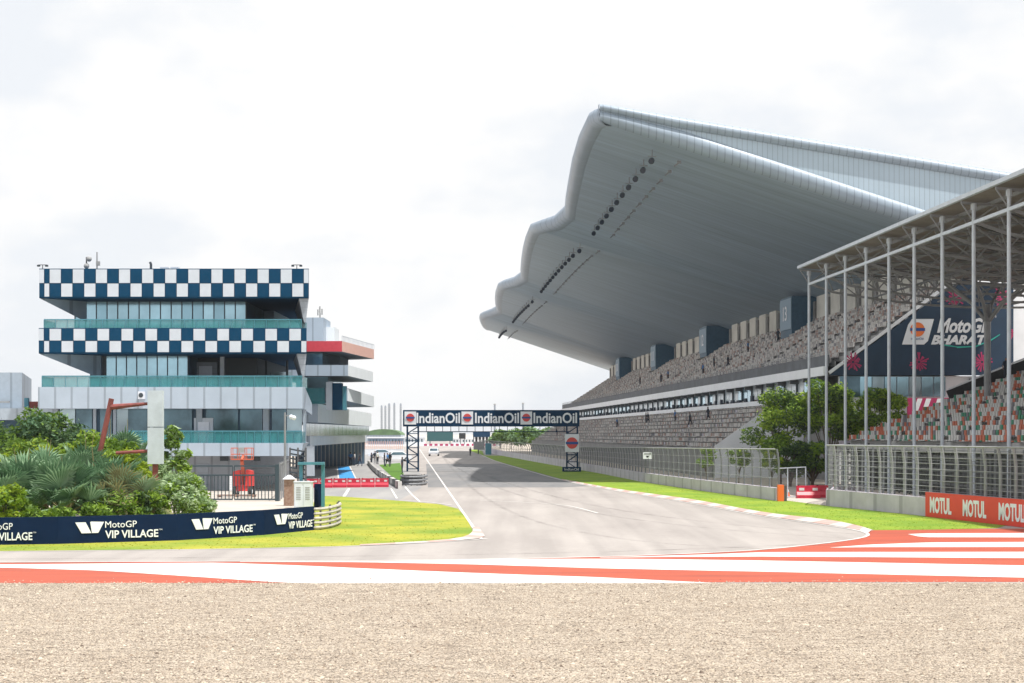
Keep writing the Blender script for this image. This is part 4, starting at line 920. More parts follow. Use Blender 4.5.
# ================================================================ VIP VILLAGE BARRIER (left)
bp_ = [(-200, 548), (-60, 546.3), (58, 544.4), (178, 540.8), (264, 535.4), (314.5, 530.4)]
gp = [G(*q) for q in bp_]
bb = thing('barrier_board', gp[0], 'long navy trackside barrier with repeated white lettering in front of the palms', 'barrier')
mb = MB()
for a, b in zip(gp, gp[1:]): 
    n = Vector((-(b - a).y, (b - a).x, 0)).normalized() * .12
    mb.hexa([a, b, b + n, a + n], [a + Vector((0, 0, 1.0)), b + Vector((0, 0, 1.0)), b + n + Vector((0, 0, 1.0)), a + n + Vector((0, 0, 1.0))])
mb.build('board', 'navy', bb)
def onb(px):
    for (a, b), (p, q) in zip(zip(gp, gp[1:]), zip(bp_, bp_[1:])):
        if p[0] <= px <= q[0]:
            # intersect view ray with segment
            k = (px - 512) / F; d = b - a; t = (k * a.y - a.x) / (d.x - k * d.y); return a + d * t, d.normalized()
def vip(pl, pm, pr):
    """logo from pl, words from pm to pr"""
    a, d = onb(pl); b, d1 = onb(pm); c, d2 = onb(pr); dd = (c - b).normalized(); d0 = (b - a).normalized(); w = (b - a).length * .96; N = Vector((dd.y, -dd.x, 0))
    mb = MB(); q = lambda x, z: a + d0 * (x * w) + Vector((0, 0, z)) + N * .02
    for sh in ([(0, .78), (.36, .78), (.56, .38), (.22, .38)], [(.52, .78), (.56, .80), (1.0, .78), (.80, .38), (.58, .38)]):
        pts = [q(x, z) for x, z in sh]; mb.hexa(pts, [p + N * .01 for p in pts])
    mb.build('emblem', 'white', bb)
    L_ = (c - b).length
    text('MotoGP', b + Vector((0, 0, .56)), dd, L_ * .55, .24, 'white', bb, off=.02)
    text('VIP VILLAGE', b + Vector((0, 0, .17)), dd, L_ * .93, .29, 'white', bb, bold=.018, off=.02)
    text('TM', b + dd * (L_ * .945) + Vector((0, 0, .42)), dd, L_ * .055, .05, 'white', bb, off=.02)
vip(75, 105, 162); vip(191, 213, 255); vip(273.5, 288, 313.5); vip(-43, -16, 36); vip(-150, -125, -80)
# curved stacked rail at the end of the board
st = thing('rail_end', G(318, 529.5), 'rounded end of stacked pale guard rails beside the navy barrier', 'guard rail')
a = gp[-1]
for h in (.12, .31, .50, .69, .88):
    pp = [(a.x - .2, a.y + .06, h)]
    for t in np.linspace(0, math.pi * .8, 12): pp.append((a.x + .45 * math.sin(t) * 1.0 + .05 + t * .06, a.y + .0 + (1 - math.cos(t)) * 3.2, h))
    mb = MB(); mb.tube(pp, .075, 6); mb.build('rail', 'rail_cream' if 'rail_cream' in M else dm('rail_cream', (.42, .40, .36), .6, var=.2, scale=3), st)
mb = MB()
for t in (.4, 1.1, 1.9, 2.5): x, y = a.x + .38 * math.sin(t) + .05 + t * .06, a.y + (1 - math.cos(t)) * 3.2; mb.bar((x, y, 0), (x, y, 1), .08)
mb.build('post', 'steel_dk', st)
# ================================================================ RACE CONTROL BUILDING (left)
BZ = 118.0
def X(px, Z=BZ): return (px - 512) * Z / F
def Hh(py, Z=BZ): return EYE + (HZ - py) * Z / F
rc = thing('control_building', (X(170), BZ, 0), 'four storey pit building with blue and white chequered bands and teal glass balconies', 'building')
def slant(dx_l=.5, dx_r=.5): pass
def deckbox(x0, x1, z0, z1, y0, y1, nm, m, parent=rc): return MB().box(x0, x1, y0, y1, z0, z1).build(nm, m, parent)
DEP = 30.0
def XB(px, Z=BZ + 30.0): return (px - 512) * Z / F
# chequered bands
def band(pxl, pxr, py0, py1, ntile, nm, inset_l, inset_r, zb):
    x0, x1, z1, z0 = X(pxl), X(pxr), Hh(py0), Hh(py1)
    # core box
    b = MB(); y = BZ
    b.hexa([(x0, y + .06, z0), (x1, y + .06, z0), (XB(300), y + DEP, z0), (x0 + .2, y + DEP, z0)], [(x0, y + .06, z1), (x1, y + .06, z1), (XB(300), y + DEP, z1), (x0 + .2, y + DEP, z1)])
    core = b.build(nm, 'tile_blue', rc)
    ws = [.45, .45] + [1.0] * ntile + [.45]; tot = sum(ws); xs = [x0]
    for w in ws: xs.append(xs[-1] + (x1 - x0) * w / tot)
    mb = MB(); zm = (z0 + z1) / 2
    for r in range(2):
        for i in range(len(ws)):
            mb.m((i + r) % 2); g = .02
            za, zc = (zm + g, z1 - .06) if r == 0 else (z0 + .1, zm - g)
            mb.box(xs[i] + g, xs[i + 1] - g, y, y + .055, za, zc)
    mb.build('chequer_tile', ['tile_white', 'tile_blue'], core)
    return x0, x1, z0, z1
A_ = band(39, 308.8, 268.5, 298, 22, 'chequered_fascia', 0, 0, 0)
B_ = band(38.5, 306.5, 328, 353.5, 21, 'chequered_fascia', 0, 0, 0)
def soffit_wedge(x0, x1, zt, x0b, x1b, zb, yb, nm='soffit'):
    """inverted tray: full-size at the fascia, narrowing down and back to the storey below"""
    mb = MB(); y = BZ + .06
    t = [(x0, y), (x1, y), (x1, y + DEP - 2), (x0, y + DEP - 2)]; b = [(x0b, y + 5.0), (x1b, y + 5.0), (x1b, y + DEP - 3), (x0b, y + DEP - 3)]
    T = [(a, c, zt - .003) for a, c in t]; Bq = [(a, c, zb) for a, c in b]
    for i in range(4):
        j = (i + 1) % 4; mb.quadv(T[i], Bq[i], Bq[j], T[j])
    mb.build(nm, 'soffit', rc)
# ---- storey 4 (below top band)
za, zb = Hh(321), A_[2]
yg = BZ + 3.2
def zat(py, y): return EYE + (HZ - py) * y / F
def glassrow(px0, px1, y, z0, z1, n, m='glass', nm='glazing'):
    x0, x1 = (px0 - 512) * y / F, (px1 - 512) * y / F; mb = MB(); w = (x1 - x0) / n
    for k in range(n): mb.m(int(RNG.choice([0, 0, 0, 1]))); mb.box(x0 + k * w + .035, x0 + (k + 1) * w - .035, y, y + .06, z0, z1)
    g = mb.build(nm, [m, 'glass_alt'], rc); mb = MB()
    for k in range(n + 1): mb.box(x0 + k * w - .035, x0 + k * w + .035, y - .04, y + .1, z0, z1)
    mb.build('mullion', 'frame_dark', g)
dm('glass_alt', (.33, .56, .68), .12, .55, var=.1, scale=.4)
ztop = A_[2]; zflo = B_[3]
glassrow(75, 246, yg, zflo + .02, ztop - .003, 16)
# solid core behind the glass, dark recess at right with ceiling
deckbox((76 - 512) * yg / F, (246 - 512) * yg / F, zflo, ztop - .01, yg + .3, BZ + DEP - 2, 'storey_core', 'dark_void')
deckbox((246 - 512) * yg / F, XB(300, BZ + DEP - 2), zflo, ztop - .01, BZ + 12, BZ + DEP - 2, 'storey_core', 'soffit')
def fin(pxa, pya, pxb, pyb, depth, nm='side_fin', m='fin_grey'):
    """slanted end wall whose lower edge leans inwards"""
    xa, xb = X(pxa), X(pxb); mb = MB(); q = XB(pxb - 2, BZ + depth); mb.hexa([(xb, BZ + .3, Hh(pyb)), (xb + .12, BZ + .3, Hh(pyb)), (q + .12, BZ + depth, Hh(pyb)), (q, BZ + depth, Hh(pyb))], [(xa - .7, BZ + .3, Hh(pya)), (xa - .02, BZ + .3, Hh(pya)), (q + .2, BZ + depth, Hh(pya)), (q - .5, BZ + depth, Hh(pya))])
    mb.build(nm, m, rc)
dm('fin_grey', (.30, .34, .40), .6, var=.1, wave=(2, .4, .3))
fin(308.6, 298.1, 303.5, 322, 12); fin(306.3, 353.6, 302, 377, 12)
# left sloping soffits
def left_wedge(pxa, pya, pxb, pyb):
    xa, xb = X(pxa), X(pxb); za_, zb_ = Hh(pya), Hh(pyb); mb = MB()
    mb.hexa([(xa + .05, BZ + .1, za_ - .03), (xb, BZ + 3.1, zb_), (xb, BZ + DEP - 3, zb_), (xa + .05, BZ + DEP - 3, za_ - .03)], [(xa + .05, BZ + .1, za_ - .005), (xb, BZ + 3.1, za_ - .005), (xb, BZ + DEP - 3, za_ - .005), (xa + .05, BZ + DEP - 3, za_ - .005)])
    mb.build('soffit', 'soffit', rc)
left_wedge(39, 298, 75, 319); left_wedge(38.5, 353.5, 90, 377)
# balcony glass
def balcony(px0, px1, pyt, pyb, y, back, m='glass_teal'):
    x0, x1 = (px0 - 512) * y / F, (px1 - 512) * y / F; z1, z0 = Hh(pyt, y), Hh(pyb, y)
    mb = MB(); mb.box(x0, x1, y, y + .03, z0, z1); mb.box(x0, x0 + .03, y + .03, y + back, z0, z1); mb.box(x1 - .03, x1, y + .03, y + back, z0, z1)
    g = mb.build('balustrade', m, rc); mb = MB(); mb.bar((x0, y - .01, z1 + .03), (x1, y - .01, z1 + .03), .07); n = 22
    for k in range(n + 1): x = x0 + (x1 - x0) * k / n; mb.bar((x, y - .03, z0), (x, y - .03, z1), .03)
    mb.build('handrail', 'teal_paint', g)
balcony(44, 301.5, 320, 328, BZ + .12, 3)
balcony(42, 302, 376.5, 387.3, BZ + .12, 3)
# ---- storey 3
C1, C0 = Hh(387), Hh(408.5)
y2 = BZ + 3.5
glassrow(106, 188, y2, C1, B_[2] - .003, 8)
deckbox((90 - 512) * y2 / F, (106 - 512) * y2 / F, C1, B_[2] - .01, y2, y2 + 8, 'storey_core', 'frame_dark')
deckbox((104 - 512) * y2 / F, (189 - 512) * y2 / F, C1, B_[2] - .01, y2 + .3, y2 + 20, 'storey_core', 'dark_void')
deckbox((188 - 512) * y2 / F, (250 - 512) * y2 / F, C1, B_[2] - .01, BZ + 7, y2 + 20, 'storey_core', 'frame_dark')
def quickbox(px0, px1, py0, py1, y, d, nm, m): return MB().box((px0 - 512) * y / F, (px1 - 512) * y / F, y, y + d, Hh(py1, y), Hh(py0, y)).build(nm, m, rc)
quickbox(194, 217, 362, 387, BZ + 6.5, .3, 'door_frame', 'fin_grey'); quickbox(199, 212, 366, 387, BZ + 6.4, .08, 'door', 'cabinet'); quickbox(220, 224, 354, 387, BZ + 5, .4, 'column', 'steel_lt')
quickbox(246, 292, 372, 387, BZ + 14, .2, 'glazing', 'glass_bright'); 
for px in (265, 286): quickbox(px, px + 1.8, 354, 387, BZ + 11, .3, 'column', 'frame_dark')
# ---- panel band C
mb = MB(); x0, x1 = X(38), X(303.5); xr = X(310.5)
xm = XB(312, BZ + 9); xq = XB(299)
mb.hexa([(x0, BZ, C0), (x1, BZ, C0), (xm, BZ + 9, C0 - .35), (xq, BZ + DEP, C0), (x0, BZ + DEP, C0)], [(x0, BZ, C1), (x1 + .1, BZ, C1), (xm, BZ + 9, C1 - 1.0), (xq + .1, BZ + DEP, C1 - 1.0), (x0, BZ + DEP, C1)])
mb.build('panel_band', 'panel_white', rc)
# ---- storey 2
D1, D0 = Hh(443), Hh(456)
y3 = BZ + 2.2
def row2():
    mb = MB(); xs = [(60, 75, 1), (76, 92, 0), (100, 112, 0), (114, 128, 1), (128, 147, 0), (163, 192, 0), (206, 238, 0), (240, 262, 0), (272, 286, 0), (287, 302, 1)]
    for a, b, k in xs: mb.m(k); mb.box((a - 512) * y3 / F, (b - 512) * y3 / F, y3, y3 + .06, D1, C0 - .003)
    mb.build('glazing', ['glass_dark', 'glass_bright'], rc)
row2()
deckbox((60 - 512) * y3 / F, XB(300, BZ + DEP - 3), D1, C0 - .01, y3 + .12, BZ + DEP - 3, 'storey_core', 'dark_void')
for px in (93, 113, 150, 196, 263, 303): quickbox(px, px + 6 if px in (196, 263) else px + 3, 408.6, 443, y3 - .15, .2, 'column', 'pale_blue')
quickbox(194, 213, 418, 443, y3 - .1, .12, 'door_frame', 'tile_white'); quickbox(198, 209, 422, 443, y3 - .2, .1, 'door', 'cabinet')
balcony(128, 302, 431.5, 443, BZ + .1, 2)
mb = MB(); x0 = X(60); x1 = X(300)
xm = XB(309, BZ + 6); xq = XB(296)
mb.hexa([(x0, BZ, D0), (x1, BZ, D0), (xm - .4, BZ + 6, D0 + .3), (xq, BZ + DEP, D0 + .3), (x0, BZ + DEP, D0)], [(x0, BZ, D1), (X(304), BZ, D1), (xm, BZ + 6, D1), (xq, BZ + DEP, D1), (x0, BZ + DEP, D1)])
mb.build('panel_band', 'panel_white', rc)
# ---- ground floor
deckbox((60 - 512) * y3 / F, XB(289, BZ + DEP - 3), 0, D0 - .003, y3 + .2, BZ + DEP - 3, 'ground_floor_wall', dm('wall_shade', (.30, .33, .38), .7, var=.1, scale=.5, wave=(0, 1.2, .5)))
quickbox(197, 208, 464, 492, y3 + .12, .1, 'door', 'fin_grey'); quickbox(220, 228, 456.5, 461, y3 + .1, .12, 'vent', 'frame_dark'); quickbox(253, 260, 456.5, 461, y3 + .1, .12, 'vent', 'frame_dark')
for k, (px, w) in enumerate(((292, 2), (304, 1.5))): quickbox(px, px + w, 444, 492, BZ + 5, .3, 'column', 'grey')
# hoist / air units / antennas on roof
def roofbits():
    zt = A_[3]; X = lambda p: (p - 512) * (BZ + 2) / F
    t = thing('satellite_dishes', (X(88), BZ + 2, zt), 'pair of small dishes on a post on the left part of the chequered roof', 'antenna')
    MB().tube([(X(86.5), BZ + 2, zt), (X(86.5), BZ + 2, zt + 1.0)], .05, 6).build('post', 'steel_dk', t)
    for dx, dz in ((2, .85), (0, .35)):
        mb = MB(); c = Vector((X(86.5) + dx * .09 + .05, BZ + 1.8, zt + dz)); mb.sphere(c, .2, 10, 6); mb.build('dish', 'grey', t)
    t = thing('mast', (X(97), BZ + 2, zt), 'thin tall mast with a small box on the roof', 'mast')
    MB().tube([(X(97), BZ + 2, zt), (X(97), BZ + 2, zt + 1.35)], .045, 6).build('pole', 'steel', t); MB().box(X(97) - .05, X(97) + .2, BZ + 1.9, BZ + 2.1, zt + .4, zt + .7).build('box', 'grey', t)
    t = thing('roof_vent', (X(151), BZ + 2, zt), 'dark bent vent pipe on the roof', 'vent'); mb = MB(); mb.tube([(X(151), BZ + 2, zt), (X(151), BZ + 2, zt + .5), (X(150), BZ + 2, zt + .65)], .09, 8); mb.build('pipe', 'frame_dark', t)
    for i, px in enumerate((160, 170.5, 182, 192)):
        t = thing('air_unit', (X(px), BZ + 2, zt), ['pale air unit beside the bent vent pipe on the roof', 'second pale air unit on the roof', 'low dark air unit near the middle of the roof', 'long low dark air unit right of the others on the roof'][i], 'air conditioner', 'roof air units')
        hgt = .3 if i < 2 else .12
        MB().box(X(px), X(px) + (.55 if i != 3 else .75), BZ + 2, BZ + 2.6, zt + .06, zt + hgt).build('casing', 'tile_white' if i < 2 else 'grey', t); MB().box(X(px) + .05, X(px) + .5, BZ + 2.05, BZ + 2.5, zt, zt + .06).build('feet', 'frame_dark', t)
    for i, px in enumerate((48.5, 299.5)):
        t = thing('roof_lamp', (X(px), BZ + .5, zt), ['twin flood lamp on the left corner of the chequered roof', 'twin flood lamp on the right corner of the chequered roof'][i], 'flood lamp', 'roof corner lamps')
        mb = MB(); mb.tube([(X(px), BZ + .5, zt), (X(px), BZ + .5, zt + .3)], .03, 6); mb.bar((X(px) - .3, BZ + .5, zt + .3), (X(px) + .3, BZ + .5, zt + .3), .05); mb.build('bracket', 'steel_dk', t)
        for s_ in (-.28, .28): MB().box(X(px) + s_ - .09, X(px) + s_ + .09, BZ + .4, BZ + .6, zt + .18, zt + .3).build('lamp_head', 'frame_dark', t)
roofbits()
# air conditioner on the panel band
t = thing('air_conditioner', (X(142), BZ - .3, Hh(399)), 'white air conditioner unit fixed to the pale panel band beside the pole sign', 'air conditioner')
MB().box(X(139), X(145.5), BZ - .35, BZ - .02, Hh(399), Hh(391.5)).build('casing', 'cabinet', t); mb = MB(); mb.disc((X(142), BZ - .36, Hh(395.3)), (1, 0, 0), (0, 0, 1), .16, .16, depth=.01); mb.build('fan', 'frame_dark', t)
# ================================================================ LOW BUILDING far left
lb = thing('annex_building', (X(10, 125), 125, 0), 'low blue-grey panelled annex at the left edge', 'building')
xa_, xb_, xc_ = (-70 - 512) * 125 / F, (22 - 512) * 125 / F, (31.5 - 512) * 140 / F; zt_ = Hh(372.5, 125)
MB().hexa([(xa_, 125, 3), (xb_, 125, 3), (xc_, 140, 3), (xa_, 140, 3)], [(xa_, 125, zt_), (xb_, 125, zt_), (xc_, 140, zt_), (xa_, 140, zt_)]).build('upper_wall', 'pale_blue', lb)
MB().box((-70 - 512) * 123 / F, (62 - 512) * 123 / F, 122, 124.9, Hh(420, 123), Hh(408.5, 123)).build('canopy', 'pale_blue', lb)
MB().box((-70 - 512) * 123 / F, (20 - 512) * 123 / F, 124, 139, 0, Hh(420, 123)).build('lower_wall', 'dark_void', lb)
MB().box((26 - 512) * 126 / F, (38 - 512) * 126 / F, 126, 128, 2, Hh(401.5, 126)).build('red_panel', 'rust_red' if 'rust_red' in M else dm('rust_red', (.35, .09, .07), .7), lb)
MB().box((25 - 512) * 124.8 / F, (29 - 512) * 124.8 / F, 124.6, 124.9, Hh(409, 125), Hh(398, 125)).build('vent_duct', 'teal_paint', lb)
MB().bar(((-10 - 512) * 124.9 / F, 124.8, Hh(402, 125)), ((10 - 512) * 124.9 / F, 124.8, Hh(402, 125)), .15).build('bracket', 'grey', lb)
# ================================================================ PIT COMPLEX behind
pc = thing('pit_building', (X(330, 150), 150, 0), 'white tiered pit building with a red roof band and angled balconies beyond the chequered one', 'building')
def wedge_band(px0, pxc, Zn, pyt, pyb, pxf, Zf, nm, m_front, m_side, extra=0):
    xa, xc, xf = (px0 - 512) * Zn / F, (pxc - 512) * Zn / F, (pxf - 512) * Zf / F; zt, zb = Hh(pyt, Zn), Hh(pyb, Zn); xa -= 6
    mb = MB(); mb.hexa([(xa, Zn, zb), (xc, Zn, zb), (xf, Zf, zb), (xf - 4, Zf + 3, zb), (xa, Zf + 3, zb)], [(xa, Zn, zt), (xc, Zn, zt), (xf, Zf, zt), (xf - 4, Zf + 3, zt), (xa, Zf + 3, zt)])
    mb.mi = [2, 3, 0, 1, 1, 1, 1]; mb.build(nm, [m_front, m_side, 'soffit_plain', 'grey'], pc)  # paler side colours carry the sunlight on the pit-lane faces of each band
    return xa, xc, xf, zb, zt
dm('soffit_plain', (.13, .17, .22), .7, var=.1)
wedge_band(306, 342, 150, 341, 351.5, 374, 165, 'roof_band', 'roof_red', 'pink')
wedge_band(304, 348, 150, 365, 375.8, 373, 167, 'floor_band', 'panel_white', 'side_white')
wedge_band(304, 347.5, 152, 388, 401, 374, 186, 'floor_band', 'panel_white', 'side_white')
wedge_band(300, 318, 152, 403.5, 422.5, 371.5, 228, 'floor_band', 'panel_white', 'side_white')
wedge_band(300, 310, 152, 436, 446, 366, 230, 'floor_band', 'panel_white', 'side_white')
def pcbox(px0, px1, py0, py1, Z, d, nm, m): return MB().box((px0 - 512) * Z / F, (px1 - 512) * Z / F, Z, Z + d, Hh(py1, Z), Hh(py0, Z)).build(nm, m, pc)
pcbox(296, 322.5, 351.6, 365, 153, 12, 'glazing', 'glass'); pcbox(322.5, 340, 352, 365, 158, 8, 'storey_core', 'soffit_plain')
pcbox(296, 328, 376, 403, 153, 12, 'glazing', 'glass'); pcbox(300, 325, 388, 404, 151.7, .2, 'balustrade', 'glass_teal')
pcbox(326, 332, 382, 410, 151.4, 1, 'column', 'tile_white'); pcbox(332.2, 342, 383, 410, 151.6, 1, 'column', 'tile_blue'); pcbox(342.5, 346, 386, 410, 151.6, 1, 'column', 'teal_paint')
pcbox(303.5, 323.5, 317.5, 341, 156, 6, 'roof_house', 'panel_white'); pcbox(326, 334.5, 327, 341, 158, 4, 'roof_house', 'side_white')
# glazed gallery along the pit lane (between the two long bands)
def gallery(z0, z1, pa, pb, n, nm, ma, mbm):
    xa = (pa[0] - 512) * pa[1] / F; xb = (pb[0] - 512) * pb[1] / F; A0 = Vector((xa, pa[1], 0)); B0 = Vector((xb, pb[1], 0)); d = (B0 - A0); mb = MB(); nrm = Vector((-d.y, d.x, 0)).normalized() * .1
    for k in range(n):
        a = A0 + d * (k / n + .001); b = A0 + d * ((k + .78) / n); mb.m(0); mb.hexa([(a.x, a.y, z0), (b.x, b.y, z0), (b.x + nrm.x, b.y + nrm.y, z0), (a.x + nrm.x, a.y + nrm.y, z0)], [(a.x, a.y, z1), (b.x, b.y, z1), (b.x + nrm.x, b.y + nrm.y, z1), (a.x + nrm.x, a.y + nrm.y, z1)])
        c = A0 + d * ((k + 1) / n); mb.m(1); mb.hexa([(b.x, b.y, z0), (c.x, c.y, z0), (c.x + nrm.x, c.y + nrm.y, z0), (b.x + nrm.x, b.y + nrm.y, z0)], [(b.x, b.y, z1), (c.x, c.y, z1), (c.x + nrm.x, c.y + nrm.y, z1), (b.x + nrm.x, b.y + nrm.y, z1)])
    mb.build(nm, [ma, mbm], pc)
gallery(Hh(436, 152), Hh(422, 152), (304, 153), (369, 227), 16, 'gallery_glazing', 'glass_bright', 'glass_dark')
gallery(0, Hh(446, 152), (296, 192), (365, 229), 18, 'garage_front', 'dark_void', 'grey')
pcbox(306, 314, 446, 476, 151.5, .6, 'column', 'tile_white')
mb = MB(); 
for t_ in np.linspace(0, 1, 26):
    Z = 150 + 15 * t_; px = 342 + 32 * t_; p = Vector(((px - 512) * Z / F, Z, Hh(341, 150))); mb.bar(p, p + Vector((0, 0, .45)), .04)
mb.bar(((342 - 512) * 150 / F, 150, Hh(341, 150) + .45), ((374 - 512) * 165 / F, 165, Hh(341, 150) + .45), .04); mb.build('roof_rail', 'steel_lt', pc)
t = thing('roof_antenna', (X(320, 157), 157, Hh(317.5, 156)), 'cluster of panel antennas on the white roof house', 'antenna'); z = Hh(317.5, 156)
x = X(320, 157); MB().tube([(x, 157, z), (x, 157, z + 1.1)], .05, 6).build('pole', 'steel_dk', t)
for dx, dz in ((-.18, .5), (.2, .55), (0, .75)): MB().box(x + dx - .06, x + dx + .06, 156.8, 156.9, z + dz - .25, z + dz + .3).build('panel', 'grey', t)
# ================================================================ DISTANT BACKGROUND
def far_x(px, Z): return (px - 512) * Z / F
dm('tower_far', (.22, .26, .32), .8)
for i, (px, w, py) in enumerate(((381.5, 1.7, 406), (385.2, 1.7, 406.2), (389, 2.0, 404), (394.2, 1.8, 403.5), (400.6, 1.8, 404))):
    Z = 2600; r = w * Z / F / 2; t = thing('tower_block', (far_x(px, Z), Z, 0), 'slim distant tower block, %s of the five left of the gantry' % ['leftmost', 'second from left', 'middle', 'second from right', 'rightmost'][i], 'tower', 'distant tower blocks')
    x = far_x(px, Z); MB().box(x - r, x + r, Z, Z + 6, 0, Hh(py, Z)).build('shaft', 'tower_far', t)
    mb = MB()
    for k in range(12): mb.box(x - r - .15, x + r + .15, Z - .25, Z, Hh(py, Z) * (.25 + .06 * k), Hh(py, Z) * (.25 + .06 * k) + 1.1)
    mb.build('floor_line', 'grey', t); MB().box(x - r * .6, x + r * .6, Z + 1, Z + 4, Hh(py, Z), Hh(py, Z) + 1.2).build('roof_cap', 'tower_far', t)
for i, (px, py) in enumerate(((494.8, 405), (523, 404))):
    Z = 1400; x = far_x(px, Z); t = thing('chimney', (x, Z, 0), 'thin distant chimney seen above the gantry, %s of two' % ('left' if i == 0 else 'right'), 'chimney', 'distant chimneys'); MB().tube([(x, Z, 0), (x, Z, Hh(py, Z))], [1.0, .8], 10).build('shaft', 'tower_far', t); MB().tube([(x, Z, Hh(py, Z)), (x, Z, Hh(py, Z) + 1)], 1.0, 10).build('rim', 'grey', t)
# arched hall
Z = 760; t = thing('arched_hall', (far_x(385, Z), Z, 0), 'green arched hall roof beyond the pit lane', 'hall'); xc = far_x(383, Z); R = 8.0; mb = MB(); rows = []
for k in range(13): a = math.pi * k / 12; rows.append([(xc + R * math.cos(a), Z + y, 3.6 + 2.6 * math.sin(a)) for y in (0, 30)])
mb.grid(rows); mb.quadv(*[r[0] for r in rows]); mb.build('roof', 'far_green', t); MB().box(xc - R, xc + R, Z + .2, Z + 30, 0, 3.6).build('wall', 'pale_blue', t)
# row of low buildings and tents
for i, (p0, p1, y0, m_, nm, lb_) in enumerate(((368, 402, 437.0, 'far_blue', 'low_building', 'long low bluish building in front of the arched hall'), (404, 424, 436.5, 'side_white', 'low_building', 'low white building left of the big screen'), (452, 476, 437.5, 'side_white', 'low_building', 'low white cabin block between the screens'))):
    Z = 640 + i * 12; t = thing(nm, (far_x(p0, Z), Z, 0), lb_, 'building'); m_ = m_ if m_ in M else dm('far_blue', (.16, .22, .32), .7, var=.3, scale=.1).name
    MB().box(far_x(p0, Z), far_x(p1, Z), Z, Z + 10, 0, Hh(y0 + 1.2, Z)).build('wall', m_, t); MB().box(far_x(p0, Z) - .4, far_x(p1, Z) + .4, Z - .4, Z + 10.4, Hh(y0 + 1.2, Z), Hh(y0, Z)).build('roof', 'white', t)
    mb = MB(); x = far_x(p0, Z) + .6
    while x < far_x(p1, Z) - .8: mb.box(x, x + .5, Z - .05, Z, Hh(y0 + 1.2, Z) * .4, Hh(y0 + 1.2, Z) * .8); x += 1.2
    mb.build('window', 'glass_dark', t)
Z = 600; t = thing('video_screen', (far_x(440, Z), Z, 0), 'large dark green screen facing down the straight', 'screen')
MB().box(far_x(427, Z), far_x(453, Z), Z, Z + .6, Hh(441.2, Z), Hh(431.5, Z)).build('panel', 'screen_green', t)
for px in (430, 450): MB().box(far_x(px, Z) - .2, far_x(px, Z) + .2, Z + .1, Z + .5, 0, Hh(441.2, Z)).build('leg', 'steel', t)
t = thing('video_screen', (far_x(462, Z), Z, 0), 'smaller black screen right of the large green one', 'screen')
MB().box(far_x(459, Z), far_x(465.6, Z), Z, Z + .5, Hh(438.7, Z), Hh(433, Z)).build('panel', 'black', t)
for px in (460.5, 464.5): MB().box(far_x(px, Z) - .15, far_x(px, Z) + .15, Z + .1, Z + .4, 0, Hh(438.7, Z)).build('leg', 'steel', t)
t = thing('start_house', (far_x(481, Z), Z, 0), 'dark roofed structure with white pillars at the end of the straight', 'building')
MB().box(far_x(473, Z), far_x(490, Z), Z, Z + 5, Hh(437, Z), Hh(431.8, Z)).build('fascia', 'gantry_blue', t)
for k in range(5): px = 474 + k * 3.5; MB().box(far_x(px, Z), far_x(px + 1.2, Z), Z + .2, Z + .8, 0, Hh(437, Z)).build('pillar', 'white', t)
MB().box(far_x(473, Z), far_x(490, Z), Z + 2.5, Z + 4, 0, Hh(437, Z)).build('back_wall', 'black', t)
Z = 560; t = thing('end_barrier', (far_x(450, Z), Z, 0), 'low red and white barrier across the far end of the straight', 'barrier')
MB().box(far_x(360, Z), far_x(500, Z), Z, Z + .4, 0, .55).build('wall', 'side_white', t); mb = MB()
for k in range(14): mb.box(far_x(424 + k * 5.3, Z), far_x(427 + k * 5.3, Z), Z - .03, Z, .1, .8)
mb.build('banner', 'burst', t)
Z = 330; t = thing('pit_wall', (far_x(365, Z), Z, 0), 'pale pit wall with pinkish mesh fence beyond the paddock crowd', 'wall')
MB().box(far_x(355, Z), far_x(404, Z), Z, Z + .3, 0, 1.1).build('wall', 'white', t); mb = MB()
for k in range(26): x = far_x(356 + k * 1.85, Z); mb.bar((x, Z, 1.1), (x, Z, 2.6), .12)
mb.build('fence_post', 'pink', t)
# curb wall curving along the pit exit
pw = thing('pit_exit_wall', G(400, 485), 'low wall of black and white blocks curving along the pit exit grass', 'wall')
pts = [G(x, y) for x, y in chaikin([(368.5, 464), (373, 470), (381, 477), (392, 484), (400, 489)], 2)]
for k in range(len(pts) - 1):
    a, b = pts[k], pts[k + 1]; d = (b - a)
    if d.length < .01: continue
    n = max(1, int(d.length / 1.6))
    for j in range(n):
        p, q = a + d * (j / n), a + d * ((j + 1) / n); mb = MB(); mb.obox((p + q) / 2, d, (-d.y, d.x, 0), d.length / n / 2 * .95, .14, 0, .52); mb.build('block', 'black' if (k + j) % 2 else 'paint_white', pw)
lane = poly('lane_marking', [(338, 466.8), (349, 466.8), (355, 478.5), (339.5, 478.5)], .03, 'lane_blue')
ribbon('lane_line', [tuple(G(*q).xy) for q in ((337, 466.5), (338.5, 478.7))], .12, .034, 'paint_white'); ribbon('lane_line', [tuple(G(*q).xy) for q in ((349.8, 466.5), (355.8, 478.7))], .12, .034, 'paint_white')
ribbon('lane_line', [tuple(G(*q).xy) for q in ((349, 489), (344, 497))], .2, .034, 'paint_white'); ribbon('lane_line', [tuple(G(*q).xy) for q in ((391, 489), (397, 499))], .12, .034, 'paint_white')
# ================================================================ DRIVEWAY OBJECTS (left)
def onG(px, py): return G(px, py)
